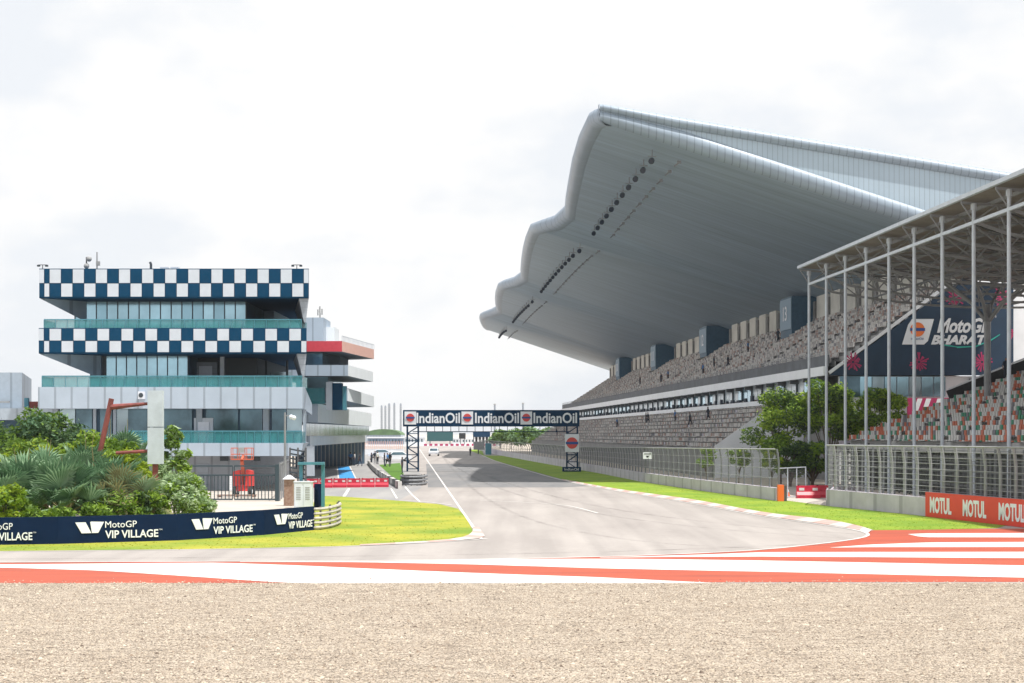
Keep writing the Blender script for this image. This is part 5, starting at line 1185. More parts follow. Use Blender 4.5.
# tubular gate
gate = thing('vehicle_gate', (X(190, 101), 101, 0), 'black tubular double gate across the driveway', 'gate')
Zg = 101.0; top = 2.1; xs = [(px - 512) * Zg / F for px in (188, 233.5, 277)]
def leaf(xa, xb):
    mb = MB()
    for h in (.12, 1.55, top): mb.bar((xa, Zg, h), (xb, Zg, h), .09)
    n = 12
    for k in range(n + 1): x = xa + (xb - xa) * k / n; mb.bar((x, Zg, .12), (x, Zg, 1.55 if 0 < k < n else top), .05)
    lf_ = mb.build('gate_leaf', 'gate_dark' if 'gate_dark' in M else dm('gate_dark', (.03, .055, .07), .5), gate); mb = MB(); mb.quadv((xa, Zg + .06, .12), (xb, Zg + .06, .12), (xb, Zg + .06, top), (xa, Zg + .06, top)); mb.build('wire_netting', 'netting', lf_)
leaf(xs[0] + .05, xs[1] - .05); leaf(xs[1] + .05, xs[2] - .1); 
MB().box(xs[2] - .1, xs[2] + .12, Zg - .1, Zg + .1, 0, 2.2).build('gate_post', 'gate_dark', gate); MB().box(xs[0] - .1, xs[0] + .02, Zg - .1, Zg + .1, 0, 2.2).build('gate_post', 'gate_dark', gate)
sf = thing('side_fence', (xs[2], Zg, 0), 'grey mesh fence running back from the gate towards the chequered building', 'fence')
for k in range(7): a = Vector((xs[2] + .1 - k * .25, Zg + .5 + k * 2.6, 0)); MB().bar(a, a + Vector((0, 0, 2.3)), .07).build('post', 'steel', sf)
a = Vector((xs[2] + .1, Zg + .5, 0)); b = Vector((xs[2] - 1.4, Zg + 16.1, 0)); mb = MB(); mb.quadv(a, b, b + Vector((0, 0, 2.2)), a + Vector((0, 0, 2.2))); mb.build('wire_netting', 'netting', sf)
mb = MB(); mb.bar(a + Vector((0, 0, 2.2)), b + Vector((0, 0, 2.2)), .06); mb.build('top_rail', 'steel', sf)
# boom lift
Zl = 110.0; xl = (244 - 512) * Zl / F
bl = thing('boom_lift', (xl, Zl, 0), 'red self-propelled boom lift with raised orange basket parked behind the gate', 'boom lift')
ch = MB(); ch.hexa([(xl - .75, Zl - .9, .45), (xl + .75, Zl - .9, .45), (xl + .75, Zl + .9, .45), (xl - .75, Zl + .9, .45)], [(xl - .6, Zl - .75, 1.0), (xl + .6, Zl - .75, 1.0), (xl + .6, Zl + .75, 1.0), (xl - .6, Zl + .75, 1.0)]); ch.build('chassis', 'red', bl)
for sx_ in (-.78, .78):
    for sy_ in (-.75, .75):
        w = MB().tube([(xl + sx_ - .16, Zl + sy_, .42), (xl + sx_ + .16, Zl + sy_, .42)], .42, 14).build('wheel', 'tyre', bl); MB().tube([(xl + sx_ - .17, Zl + sy_, .42), (xl + sx_ + .17, Zl + sy_, .42)], .2, 10).build('rim', 'white', w)
mb = MB(); mb.hexa([(xl - 1.05, Zl - .9, .9), (xl - .25, Zl - .9, .9), (xl - .25, Zl + .8, .9), (xl - 1.05, Zl + .8, .9)], [(xl - .95, Zl - .8, 2.2), (xl - .3, Zl - .8, 2.35), (xl - .3, Zl + .7, 2.35), (xl - .95, Zl + .7, 2.2)]); mb.build('turret_cowl', 'red', bl)
mb = MB(); mb.hexa([(xl + .25, Zl - .9, .9), (xl + .95, Zl - .9, .9), (xl + .95, Zl + .8, .9), (xl + .25, Zl + .8, .9)], [(xl + .3, Zl - .8, 2.35), (xl + .85, Zl - .8, 2.25), (xl + .85, Zl + .7, 2.25), (xl + .3, Zl + .7, 2.35)]); mb.build('turret_cowl', 'red', bl)
mb = MB(); mb.bar((xl, Zl + .5, 1.0), (xl - .05, Zl - 1.0, 3.2), .3); mb.bar((xl - .05, Zl - 1.0, 3.2), (xl, Zl - .4, 3.6), .2); mb.build('boom_arm', 'lift_orange', bl)
mb = MB()
for h in (3.3, 3.75, 4.3):
    for y in (Zl - 1.6, Zl - .5): mb.bar((xl - 1.0, y, h), (xl + 1.0, y, h), .07)
    for x in (xl - 1.0, xl + 1.0): mb.bar((x, Zl - 1.6, h), (x, Zl - .5, h), .07)
for x in (xl - 1.0, xl - .35, xl + .35, xl + 1.0):
    for y in (Zl - 1.6, Zl - .5): mb.bar((x, y, 3.3), (x, y, 4.3), .06)
mb.box(xl - 1, xl + 1, Zl - 1.6, Zl - .5, 3.24, 3.3); mb.build('basket', 'lift_orange', bl)
MB().box(xl - .3, xl + .3, Zl - 1.7, Zl - 1.55, 3.9, 4.35).build('control_box', 'grey', bl)
MB().box(xl - 1.25, xl - .95, Zl - 1.3, Zl - 1.0, .5, 1.85).build('side_ladder', 'white', bl)
bl.scale = (.66, .66, .72)
# pipes laid near the lift
t = thing('pallet', (xl, Zl - 2.2, 0), 'low wooden pallet lying in front of the boom lift', 'pallet')
for k in range(6): MB().box(xl - 1.3, xl + 1.1, Zl - 2.8 + k * .18, Zl - 2.68 + k * .18, .12, .15).build('slat', 'brick', t)
for x in (xl - 1.25, xl - .15, xl + .95): MB().box(x, x + .1, Zl - 2.8, Zl - 1.75, .0, .118).build('bearer', 'brick', t)
# lamp pole with cameras
pp = onG(285, 506); t = thing('camera_pole', pp, 'tall slim grey pole with small cameras beside the driveway', 'pole')
MB().tube([pp, pp + Vector((0, 0, 5.2))], [.075, .055], 8).build('pole', 'steel', t)
mb = MB(); mb.bar(pp + Vector((0, 0, 5.0)), pp + Vector((.4, 0, 5.05)), .05); mb.build('arm', 'steel', t)
for k, dz in ((.35, 4.95), (.5, 4.9)): c = pp + Vector((k, -.05, dz)); mb = MB(); mb.sphere(c, .13, 10, 6); mb.build('camera', 'cabinet', t)
# brick pier, cabinet, blue frame
a, b = onG(283, 506), onG(293, 506)
t = thing('brick_pier', a, 'small brick pier with a pale cap next to the white cabinet', 'pier'); MB().box(a.x + .1, b.x + .02, a.y - .3, a.y + .3, 0, 1.5).build('brickwork', 'brick', t); MB().hexa([(a.x + .02, a.y - .4, 1.5), (b.x + .1, a.y - .4, 1.5), (b.x + .1, a.y + .4, 1.5), (a.x + .02, a.y + .4, 1.5)], [(a.x + .3, a.y - .1, 1.72), (b.x - .15, a.y - .1, 1.72), (b.x - .15, a.y + .1, 1.72), (a.x + .3, a.y + .1, 1.72)]).build('cap', 'white', t)
a, b = onG(294, 509), onG(312, 509); t = thing('equipment_cabinet', a, 'white metal equipment cabinet with two doors behind the navy barrier', 'cabinet')
MB().box(a.x, b.x, a.y, a.y + .6, .06, 1.42).build('casing', 'cabinet', t); MB().box(a.x - .03, b.x + .03, a.y - .04, a.y + .64, 1.42, 1.47).build('roof', 'cabinet', t)
w = (b.x - a.x)
for k in (0, 1):
    dr = MB().box(a.x + .03 + k * w / 2, a.x - .03 + (k + 1) * w / 2, a.y - .02, a.y - .001, .12, 1.38).build('door', 'cabinet', t); mb = MB()
    for j in range(8): mb.box(a.x + .12 + k * w / 2, a.x - .12 + (k + 1) * w / 2, a.y - .03, a.y - .02, .5 + j * .09, .54 + j * .09)
    mb.build('louvre', 'grey', dr)
a, b = onG(299, 509), onG(322, 508.5); t = thing('steel_portal', a, 'teal painted steel portal frame behind the white cabinet', 'frame')
hz = 2.35
for p in (a + Vector((0, .9, 0)), b + Vector((0, .5, 0))): MB().box(p.x - .09, p.x + .09, p.y - .09, p.y + .09, 0, hz).build('post', 'teal_paint', t)
MB().box(a.x - .12, b.x + .12, a.y + .4, a.y + 1.0, hz, hz + .14).build('lintel', 'teal_paint', t)
t = thing('dark_panel', onG(313, 508), 'dark navy panel leaning between the cabinet and the teal post', 'panel'); p = onG(313.5, 508); MB().hexa([(p.x, p.y + .2, 0), (p.x + .42, p.y + .2, 0), (p.x + .42, p.y + .3, 0), (p.x, p.y + .3, 0)], [(p.x, p.y + .32, 1.3), (p.x + .42, p.y + .32, 1.3), (p.x + .42, p.y + .4, 1.3), (p.x, p.y + .4, 1.3)]).build('sheet', 'navy', t)
# dark scaffold / benches behind
t = thing('equipment_rack', (X(300, 112), 112, 0), 'dark stack of folded barriers by the corner of the chequered building', 'rack')
for k in range(8): MB().bar((X(289, 112), 112 + k * .1, .9 + k * .3), (X(305, 112), 112.8, .7 + k * .3), .1).build('rail', 'frame_dark', t)
for px in (289, 297, 305): MB().bar((X(px, 112), 112.5, 0), (X(px, 112), 112.5, 3.1), .1).build('upright', 'steel_dk', t)
# ---------------- pole sign
Zp = 82.0
ps = thing('pylon_sign', ((155 - 512) * Zp / F, Zp, 0), 'blank weathered white pylon sign with a rusty red pipe frame rising from the shrubs', 'sign')
px_ = lambda p: (p - 512) * Zp / F
MB().box(px_(147.5), px_(162.5), Zp, Zp + .35, Hh(464, Zp), Hh(427.5, Zp)).build('lower_panel', 'weathered' if 'weathered' in M else dm('weathered', (.50, .56, .64), .6, var=.1, scale=1.5), ps)
MB().box(px_(147.5), px_(162.5), Zp, Zp + .35, Hh(426.8, Zp), Hh(390.5, Zp)).build('upper_panel', 'weathered', ps)
MB().box(px_(152), px_(157), Zp + .1, Zp + .3, 0, Hh(464, Zp)).build('post', 'rust', ps)
MB().tube([(px_(99), Zp + .2, Hh(452, Zp)), (px_(110.5), Zp + .2, Hh(398.5, Zp))], [.13, .13], 8).build('brace', 'rust', ps)
MB().tube([(px_(110), Zp + .2, Hh(407, Zp)), (px_(147.4), Zp + .2, Hh(403.5, Zp))], [.14, .07], 8).build('arm', 'rust', ps); MB().tube([(px_(115), Zp + .2, Hh(453, Zp)), (px_(147.4), Zp + .2, Hh(451, Zp))], .08, 8).build('arm', 'rust', ps)
MB().tube([(px_(99), Zp + .2, Hh(452, Zp)), (px_(94), Zp + .2, 0)], .13, 8).build('brace', 'rust', ps)
# ================================================================ VEGETATION
def leaf_cloud(mb, centers, n, size, mats_n, flat=.6, lw=.36):
    """n leaf-sized quads spread through ellipsoid clumps; centers = [(c, (rx,ry,rz), matbias)]"""
    vols = np.array([r[0] * r[1] * r[2] for _, r, _ in centers]) ** .66; vols /= vols.sum(); idx = RNG.choice(len(centers), n, p=vols)
    C = np.array([tuple(c) for c, _, _ in centers])[idx]; R = np.array([r for _, r, _ in centers])[idx]; B = np.array([b for _, _, b in centers])[idx]
    d = RNG.normal(size=(n, 3)); d /= np.linalg.norm(d, axis=1)[:, None]; rad = RNG.random(n) ** .38
    rad = np.where(RNG.random(n) < .12, rad * 1.28, rad); P = C + d * R * rad[:, None]
    a = RNG.normal(size=(n, 3)); a[:, 2] *= flat; a /= np.linalg.norm(a, axis=1)[:, None]; b = np.cross(a, RNG.normal(size=(n, 3))); b /= np.linalg.norm(b, axis=1)[:, None]
    s = size * 1.12 * RNG.uniform(.6, 1.6, n)[:, None]
    V = np.stack([P - a * s, P + b * s * lw, P + a * s, P - b * s * lw], 1).reshape(-1, 3); Fc = np.arange(4 * n).reshape(-1, 4)
    mi = np.where(RNG.random(n) < .6, B, RNG.integers(0, mats_n, n)); mb.np_add(V, Fc, mi.astype(int))
def tree(name, loc, h, r, label, mats, nleaf, size, trunk_h=.35, clumps=26, sx_=1.0, cat='tree', group=None, tr=.16):
    loc = Vector(loc); t = thing(name, loc, label, cat, group); cs = []
    for k in range(clumps):
        a = random.uniform(0, 6.28); e = random.uniform(-.55, 1); rr = math.sqrt(max(0, 1 - e * e * .8)) * random.uniform(.45, .9); zc = loc.z + h * (trunk_h + (1 - trunk_h) * (.5 + .42 * e))
        q = random.uniform(.22, .38) * r; cs.append((loc + Vector((math.cos(a) * rr * r * sx_, math.sin(a) * rr * r, zc - loc.z)), (q * 1.15, q * 1.15, q * .85), random.randrange(len(mats))))
    mb = MB(); leaf_cloud(mb, cs, nleaf, size, len(mats)); mb.build('crown', mats, t)
    mb = MB(); tp = loc + Vector((random.uniform(-.2, .2), random.uniform(-.2, .2), h * (trunk_h + .25))); mb.tube([loc - Vector((0, 0, .1)), loc + Vector((.03, 0, h * trunk_h)), tp], [tr, tr * .75, tr * .4], 8)
    for c, _, _ in cs[:9]: mb.tube([loc + Vector((.02, 0, h * trunk_h * random.uniform(.8, 1.2))), (loc + Vector((.02, 0, h * trunk_h)) + c) / 2 + Vector((0, 0, .1)), c], [tr * .45, tr * .3, tr * .12], 5)
    mb.build('trunk', 'bark', t); return t
GM = ['tree_a', 'tree_b', 'tree_c']
def tp(px, Z): return (far_x(px, Z), Z, 0)
tree('tree', tp(780, 136.5), 7.7, 2.5, 'bushy green tree at the left of the clump in front of the main grandstand end', GM, 8000, .14, .10, 34)
tree('tree', tp(829, 135.0), 8.5, 2.35, 'tallest dense green tree in the middle of the clump beside the canopy posts', GM, 8500, .14, .12, 34)
tree('tree', tp(880, 133.8), 7.9, 2.0, 'smaller green tree seen between the canopy posts right of the clump', GM, 6500, .14, .28, 26)
tree('shrub', tp(812, 130.5), 3.5, 1.9, 'low round dark shrub beneath the trees behind the red water barriers', ['leaf_a', 'leaf_c', 'leaf_b'], 5200, .12, .08, 20, cat='shrub')
tree('shrub', tp(790, 129), 3.2, 1.2, 'small dark shrub under the left tree next to the mesh gate', ['leaf_c', 'leaf_a'], 2600, .12, .08, 14, cat='shrub')
for i, (u, Z, h, r) in enumerate(((27.3, 128, 2.6, .9), (25.6, 132, 3.2, 1.0), (23.6, 135, 3.0, .9))):
    p = S(u, Z); tree('sapling', p, h, r, 'young light green sapling behind the main catch fence, %s' % ['nearest the mesh gate', 'second from the mesh gate', 'farthest from the mesh gate'][i], ['leaf_b', 'leaf_y', 'leaf_a'], 1300, .1, .3, 12, group='saplings behind the catch fence', tr=.05)
# distant trees at the end of the straight
for i, (px, Z, h, r) in enumerate(((500, 470, 4.9, 3.0), (511, 455, 5.6, 3.6), (521, 450, 5.6, 3.6), (531, 440, 5.8, 3.3), (539, 436, 4.8, 2.8), (548, 480, 5.5, 3.4))):
    tree('tree', tp(px, Z), h * 1.0, r, 'distant soft green tree beyond the end of the main grandstand, %s from the left' % ['first', 'second', 'third', 'fourth', 'fifth', 'sixth'][i], ['far_leaf' if 'far_leaf' in M else dm('far_leaf', (.16, .27, .14), .8).name, 'leaf_a'], 1500, .42, .15, 18, group='distant trees by the straight')
# palms
def fan_palm(loc, h, nf, R, label, mats=('leaf_s', 'leaf_s2'), group='silvery fan palms behind the barrier'):
    loc = Vector(loc); t = thing('fan_palm', loc, label, 'palm', group)
    MB().tube([loc, loc + Vector((0, 0, h * .25))], [.22, .17], 8).build('trunk', 'bark', t)
    mb = MB(); st = MB(); ctr = loc + Vector((0, 0, h * .24))
    for k in range(nf):
        az_ = 2.4 * k + random.uniform(-.3, .3); elv = .05 + 1.4 * (k / nf) ** .9 + random.uniform(-.15, .15); L_ = h * random.uniform(.30, .52)
        d = Vector((math.cos(az_) * math.cos(elv), math.sin(az_) * math.cos(elv), math.sin(elv))); hub = ctr + d * L_
        st.tube([ctr, ctr + d * L_ * .5, hub], [.03, .025, .015], 4)
        tw = random.uniform(-.6, .6); side = d.cross(Vector((0, 0, 1))); side = side.normalized() if side.length > .1 else Vector((1, 0, 0)); upn = side.cross(d).normalized()
        side, upn = side * math.cos(tw) + upn * math.sin(tw), upn * math.cos(tw) - side * math.sin(tw); nseg = 24; rr = R * random.uniform(.7, 1.0)
        for j in range(nseg):
            a = math.radians(-112 + 224 * j / (nseg - 1)); dirr = (d * math.cos(a) + side * math.sin(a)); dirr = (dirr + upn * .30 * abs(math.sin(a)) ** 1.5).normalized(); wv = dirr.cross(upn).normalized() * rr * .055
            ln = rr * random.uniform(.82, 1.06); tipd = dirr * ln + Vector((0, 0, -ln * random.uniform(.02, .2))); m1 = hub + dirr * ln * .6
            mb.m(0 if (k + len(mats)) % 5 else len(mats) - 1); mb.quadv(hub, m1 - wv, hub + tipd, m1 + upn * .05); mb.m(1); mb.quadv(hub, m1 + upn * .05, hub + tipd, m1 + wv)  # leaflet halves in two tones: pleat shading put into the colour
    mb.build('frond', list(mats), t)
    for k in range(2): a = random.uniform(-.4, .4); st.tube([ctr, ctr + Vector((a, a * .5, h * .8))], [.03, .012], 4)
    st.build('stalk', 'leaf_sy', t); return t
pal = [(-60, 72, 3.0, 1.25), (-18, 70, 3.0, 1.2), (24, 70.5, 3.3, 1.45), (66, 69.5, 3.0, 1.35), (98, 71.5, 3.3, 1.45), (122, 70.2, 2.7, 1.2), (45, 75.5, 3.6, 1.35), (85, 78, 3.9, 1.3), (138, 72.5, 2.2, 1.0), (110, 88, 4.6, 1.2), (128, 90, 4.6, 1.2)]
pw_ = ['at the far left beyond the bright shrub', 'half hidden behind the bright shrub', 'large, above the partly cut lettering on the barrier', 'large, directly above the winged emblem on the barrier', 'large, right of the winged emblem', 'yellowing, left of the flowering shrub', 'standing behind between the two left palms', 'standing behind in the middle of the group', 'small, next to the pylon sign post', 'far back left of the rusty brace', 'far back just under the rusty arm']
for (px, Z, h, R), w_ in zip(pal, pw_): fan_palm(tp(px, Z), h, 24, R, 'silver green fan palm ' + w_, mats=('leaf_s', 'leaf_s2') if 'yellowing' not in w_ else ('leaf_s', 'leaf_sy', 'leaf_s2'))
sh = [(6, 66, 2.05, .85, ['leaf_y', 'leaf_b', 'leaf_a'], 3200, 'bright yellow green shrub at the left edge in front of the palms'),
 (-35, 67, 2.0, 1.0, ['leaf_y', 'leaf_b'], 2200, 'bright shrub just beyond the left edge'),
 (178, 72.5, 2.25, 1.25, ['leaf_w', 'leaf_b', 'leaf_w'], 5200, 'pale flowering shrub with whitish leaves right of the palms'),
 (197, 73.5, 1.6, .75, ['leaf_w', 'leaf_b'], 2400, 'small pale shrub at the right end of the planting beside the driveway'),
 (152, 74, 1.7, .8, ['leaf_b', 'leaf_a', 'leaf_y'], 3600, 'fresh green shrub round the foot of the pylon sign'),
 (174, 85, 4.5, .9, ['leaf_a', 'leaf_w', 'leaf_b'], 2300, 'loose tall shrub right of the pylon sign'),
 (124, 84, 3.7, 1.4, ['leaf_b', 'leaf_y', 'leaf_a'], 4200, 'yellow green shrub left of the pylon sign'),
 (78, 84, 4.2, 1.7, ['leaf_b', 'leaf_y', 'leaf_a'], 4600, 'bright hedge shrub in the middle behind the palms'),
 (103, 86, 4.0, 1.3, ['leaf_a', 'leaf_b'], 3000, 'green shrub beneath the rusty brace'),
 (48, 90, 5.2, 2.2, ['leaf_c', 'leaf_s2', 'leaf_a'], 6000, 'tall dark bushy shrub at left with ragged top'),
 (16, 89, 4.8, 2.1, ['leaf_c', 'leaf_a', 'leaf_b'], 5200, 'dark shrub behind the left palms'),
 (-20, 88, 4.6, 2.1, ['leaf_c', 'leaf_a'], 3500, 'dark shrub at the left edge behind'),
 (30, 81, 3.9, 1.6, ['leaf_b', 'leaf_a', 'leaf_y'], 4600, 'mid green shrub left of centre behind the palms'),
 (60, 66.4, 1.15, .7, ['leaf_b', 'leaf_a'], 1500, 'low feathery shrub peeping over the barrier under the palms'),
 (92, 67.2, 1.2, .7, ['leaf_b', 'leaf_a'], 1600, 'low yellow green shrub just above the barrier lettering'),
 (32, 66.2, 1.1, .6, ['leaf_a', 'leaf_b'], 1300, 'low dark shrub just over the barrier at left'),
 (120, 69, 1.6, .9, ['leaf_a', 'leaf_sy', 'leaf_b'], 1500, 'low shrub with brownish leaves near the middle of the barrier'),
 (148, 69.5, 1.7, .8, ['leaf_a', 'leaf_c', 'leaf_b'], 1500, 'low dark green shrub left of the pale flowering one')]
for px, Z, h, r, ms, n, lb_ in sh:
    Lz = tp(px, Z); tree('shrub', Lz, h, r, lb_, ms, n, .085 if Z < 76 else .12, .06, 22, cat='shrub', group='shrubs behind the navy barrier', tr=.06)
# ================================================================ PEOPLE
def person_mesh(pose, cols):
    J = {'pel': (0, 0, .96), 'ch': (0, 0, 1.28), 'nk': (0, 0, 1.47), 'hd': (0, .01, 1.60), 'top': (0, .01, 1.70)}
    R = {'pel': .155, 'ch': .165, 'nk': .06, 'hd': .095, 'top': .075}; E_ = [('pel', 'ch'), ('ch', 'nk'), ('nk', 'hd'), ('hd', 'top')]
    for s_, sd_ in ((-1, 'l'), (1, 'r')):
        if pose == 'stand': pts = {'sh': (.19, 0, 1.40), 'el': (.245, .02, 1.12), 'wr': (.24, -.06, .88), 'ha': (.235, -.09, .78), 'hp': (.09, 0, .90), 'kn': (.105, -.01, .50), 'an': (.11, .03, .09), 'to': (.13, -.13, .045)}
        elif pose == 'walk': q = s_; pts = {'sh': (.19, 0, 1.40), 'el': (.24, .1 * q, 1.13), 'wr': (.22, .02 * q - .12, .90), 'ha': (.21, -.16 + .02 * q, .82), 'hp': (.09, 0, .90), 'kn': (.10, -.16 * q - .04, .51), 'an': (.10, -.22 * q + .03, .10), 'to': (.11, -.22 * q - .14, .045)}
        else: pts = {'sh': (.19, 0, 1.40), 'el': (.25, -.04, 1.14), 'wr': (.16, -.28, 1.05), 'ha': (.12, -.37, 1.05), 'hp': (.10, 0, .92), 'kn': (.13, -.42, .92), 'an': (.13, -.40, .50), 'to': (.14, -.54, .46)}
        rr = {'sh': .07, 'el': .05, 'wr': .035, 'ha': .045, 'hp': .11, 'kn': .07, 'an': .045, 'to': .045}
        for k, v in pts.items(): J[k + sd_] = (v[0] * s_, v[1], v[2]); R[k + sd_] = rr[k]
        E_ += [('ch', 'sh' + sd_), ('sh' + sd_, 'el' + sd_), ('el' + sd_, 'wr' + sd_), ('wr' + sd_, 'ha' + sd_), ('pel', 'hp' + sd_), ('hp' + sd_, 'kn' + sd_), ('kn' + sd_, 'an' + sd_), ('an' + sd_, 'to' + sd_)]
    ks = list(J); me = bpy.data.meshes.new('p'); me.from_pydata([J[k] for k in ks], [(ks.index(a), ks.index(b)) for a, b in E_], []); o = bpy.data.objects.new('p', me); COL.objects.link(o)
    md = o.modifiers.new('s', 'SKIN'); 
    for i, k in enumerate(ks): me.skin_vertices[0].data[i].radius = (R[k], R[k] * (.75 if k in ('ch', 'pel') else 1)); me.skin_vertices[0].data[i].use_root = (k == 'pel')
    o.modifiers.new('ss', 'SUBSURF').levels = 1; dg = bpy.context.evaluated_depsgraph_get(); m2 = bpy.data.meshes.new_from_object(o.evaluated_get(dg)); bpy.data.objects.remove(o)
    return m2
PM = {k: person_mesh(k, None) for k in ('stand', 'walk', 'sit')}
def person(loc, pose, top_, bottom, label, group, rz=0.0, sc=1.0):
    me = PM[pose].copy(); me.name = 'person'; me.materials.clear()
    for k in (top_, bottom, 'skin', 'hair', 'black'): me.materials.append(M[k])
    for p in me.polygons:
        c = p.center; z, x, y = c.z, abs(c.x), c.y
        if z > 1.64 or (z > 1.54 and y > .03): k = 3
        elif z > 1.47: k = 2
        elif pose != 'sit' and z < .10: k = 4
        elif pose != 'sit' and x > .17 and z < 1.12: k = 2
        elif pose == 'sit' and y < -.2 and z > 1.0: k = 2
        elif z < 1.0: k = 1
        else: k = 0
        p.material_index = k; p.use_smooth = True
    o = bpy.data.objects.new('person', me); COL.objects.link(o); o.location = loc; o.rotation_euler = (0, 0, rz); o.scale = (sc,) * 3; tag(o, label, 'person', group); return o
ppl = [(384.5, 466.8, 'stand', 'cloth_dark', 'cloth_jean'), (387.5, 467, 'walk', 'cloth_blue', 'cloth_dark'), (390, 466, 'stand', 'cloth_dark', 'cloth_dark'), (377.5, 464.5, 'stand', 'cloth_white', 'cloth_dark'), (375, 463.8, 'walk', 'cloth_dark', 'cloth_grey'), (371.5, 466.5, 'stand', 'cloth_dark', 'cloth_dark'), (360, 466.5, 'walk', 'cloth_dark', 'cloth_jean'), (354.5, 466, 'stand', 'cloth_white', 'cloth_jean'), (350.5, 465.6, 'walk', 'cloth_blue', 'cloth_dark'), (340.5, 465.4, 'stand', 'cloth_yellow', 'cloth_dark'), (336.5, 465.7, 'walk', 'cloth_orange', 'cloth_grey'), (331, 464.7, 'stand', 'cloth_white', 'cloth_dark'), (326.5, 465.2, 'stand', 'cloth_dark', 'cloth_dark'), (321, 466.5, 'walk', 'cloth_orange', 'cloth_jean'), (402.2, 474, 'stand', 'cloth_dark', 'cloth_dark'), (470.3, 456.0, 'stand', 'cloth_dark', 'cloth_dark')]
desc = {'cloth_dark': 'dark', 'cloth_blue': 'blue', 'cloth_white': 'white', 'cloth_yellow': 'yellow', 'cloth_orange': 'orange', 'cloth_jean': 'dark blue', 'cloth_grey': 'grey'}
where = ['in front on the pit grass strip', 'mid group on the pit grass strip', 'right in the pit grass group', 'left beside the pit grass', 'behind the start of the block wall', 'at the tip of the block wall', 'alone on the pit lane', 'left of the lone walker', 'right of the blue lane marking', 'atop the blue lane marking', 'left of the blue lane', 'in front of the garages', 'left of the white shirt', 'leftmost by the garages', 'beside the left gantry leg', 'on the far right track edge']
for (px, py, po, a_, b_), w_ in zip(ppl, where): person(G(px, py, .02), po, a_, b_, 'person in %s top and %s trousers %s' % (desc[a_], desc[b_], w_), 'people in the pit lane', random.uniform(0, 6.28), 1.0 if py > 460 else .95)
# spectators and workers in the main grandstand
sp_ = [('l', 690, 5), ('l', 675, 6), ('l', 646, 6), ('l', 648, 6), ('l', 617, 5), ('l', 557, 2), ('l', 708, 6), ('u', 703, 4), ('u', 714, 6), ('u', 728, 5), ('u', 668, 5), ('u', 661, 4), ('u', 778, 11), ('u', 748, 9), ('u', 640, 5)]
for i, (tier, px, r) in enumerate(sp_):
    if tier == 'l': u = 28 + ST * (r + .35); h = 2.4 + .7 * ST * r
    else: u = 34 + .65 * (r + .35); h = 9.5 + .4225 * r
    Z = u * F / (px - VX); person(S(u, Z, h), 'stand' if i % 3 else 'walk', ['cloth_dark', 'cloth_blue', 'cloth_dark'][i % 3], 'cloth_dark', 'dark clothed person in the %s tier, %s' % ('lower' if tier == 'l' else 'upper', ['the fifth row near the trees', 'the sixth row below the white sill', 'the middle, left of a pair', 'the middle, right of a pair', 'a third of the way from the gantry', 'the far low rows behind the gantry leg', 'the row closest to the end wall', 'the fourth row mid stand', 'the sixth row mid stand', 'the row below the numbered tower', 'the row between two towers', 'the fourth row toward the far towers', 'the top rows under tower 13', 'the upper rows left of tower 13', 'the far part of the stand'][i]), 'people in the grandstand', random.uniform(1, 2), 1.0)
for i, (u, Z, h) in enumerate(((45.3, 129, 8.0), (47.5, 129, 8.8), (48.6, 129, 9.2))):
    person(S(u, Z, h + .1), 'stand', 'cloth_dark', 'cloth_dark', 'person in dark clothes at the top far end of the side grandstand, %s of three' % ['left', 'middle', 'right'][i], 'people on the side grandstand', 0)
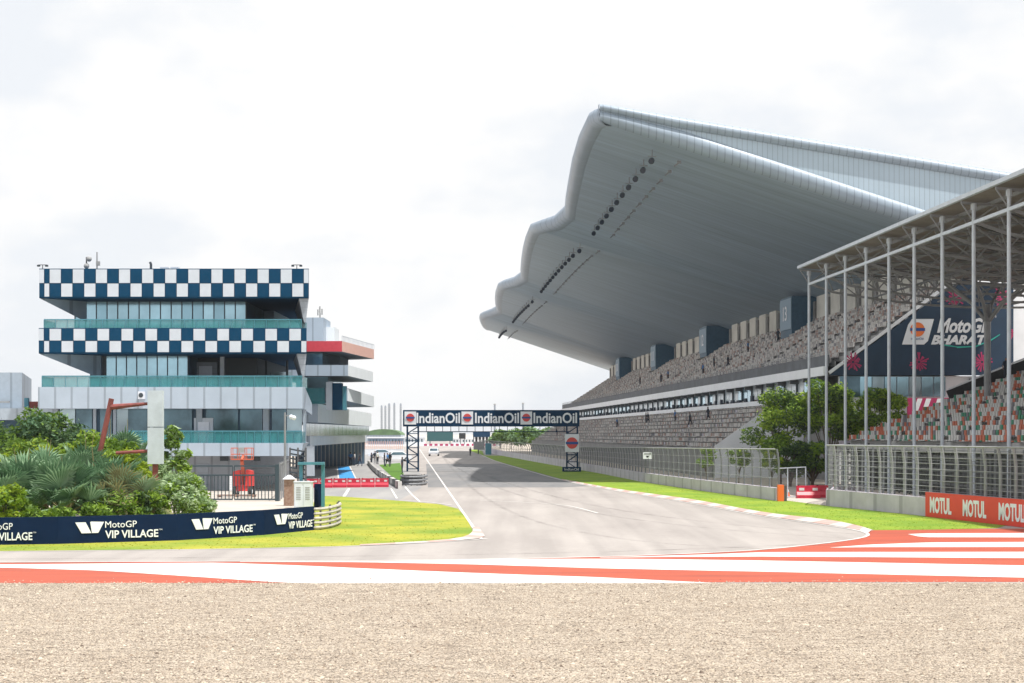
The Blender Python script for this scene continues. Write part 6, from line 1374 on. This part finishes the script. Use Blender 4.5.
# ================================================================ VEHICLES
def car(loc, rz, paint, label):
    t = thing('parked_car', (0, 0, 0), label, 'car', 'cars at the pit exit'); mb = MB()
    pr = [(-2.1, .35), (-2.15, .75), (-1.3, .92), (-.75, 1.42), (.75, 1.45), (1.6, .98), (2.05, .85), (2.1, .35)]; rows = [[(x, y * (1 if z < 1 else .85), z) for x, z in pr] for y in (-.85, .85)]; mb.grid([rows[0], rows[1]]); mb.quadv(*[p for p in rows[0]]); mb.quadv(*[p for p in reversed(rows[1])]); mb.quadv(rows[0][0], rows[0][-1], rows[1][-1], rows[1][0]); mb.build('body', paint, t)
    for y in (-.84, .84):
        s_ = -.03 if y < 0 else .03; mb = MB(); pts = [(-1.1, y + s_, .98), (-.68, y * .87 + s_, 1.36), (.68, y * .87 + s_, 1.38), (1.3, y + s_, 1.0)]; mb.quadv(*pts) if y < 0 else mb.quadv(*reversed(pts)); mb.build('side_window', 'glass_dark', t)
    for x in (-1.3, 1.3):
        for y in (-.8, .8): w = MB().tube([(x, y - .1, .32), (x, y + .1, .32)], .32, 12).build('wheel', 'tyre', t); MB().tube([(x, y - .11, .32), (x, y + .11, .32)], .17, 8).build('rim', 'steel_lt', w)
    mb = MB(); mb.quadv((-1.33, -.72, .95), (-1.33, .72, .95), (-.79, .66, 1.39), (-.79, -.66, 1.39)); mb.build('windscreen', 'glass_dark', t)
    for y in (-.6, .6): MB().box(-2.19, -2.15, y - .15, y + .15, .6, .72).build('headlight', 'cabinet', t)
    t.location = loc; t.rotation_euler = (0, 0, rz); return t
car(G(397, 461.5), .2, 'white', 'white car parked beyond the pit grass strip left of the gantry leg')
car(G(434, 456), 1.57, 'white', 'small white car standing far down the straight near the left line')
car(G(381, 458), .1, 'cabinet', 'pale car behind the group of people')
# parked truck-like box by the right wall end
t = thing('marshal_post', S(16.2, 330), 'small white marshal shelter and dark box at the far end of the right grass verge', 'shelter')
sbox(MB(), 14.9, 16.0, 330, 332, 0, 2.2).build('box', 'teal_paint', t); sbox(MB(), 12.8, 14.9, 335, 338, .9, 2.5).build('canopy', 'grey', t); sbox(MB(), 13.6, 13.8, 336, 336.2, 0, .9).build('post', 'steel_dk', t)

# ================================================================ HAZE
hz_ = MB(); hz_.box(-2600, 2600, -300, 3600, -1, 75); ho = hz_.build('haze', 'white'); ho.data.materials.clear()
hm = bpy.data.materials.new('haze_air'); hm.use_nodes = True; ht_ = hm.node_tree; ht_.nodes.clear(); pv = ht_.nodes.new('ShaderNodeVolumePrincipled'); om = ht_.nodes.new('ShaderNodeOutputMaterial')
pv.inputs['Color'].default_value = (.86, .92, 1.0, 1); pv.inputs['Density'].default_value = .00011; ht_.links.new(pv.outputs[0], om.inputs['Volume']); ho.data.materials.append(hm)
tag(ho, 'thin pale haze in the air over the circuit', 'haze', kind='stuff')
for o_ in bpy.data.objects:
    if 'label' in o_ and len(o_['label'].replace(',', ' ').replace('-', ' ').split()) > 16: print('LONG', o_.name, o_['label'])
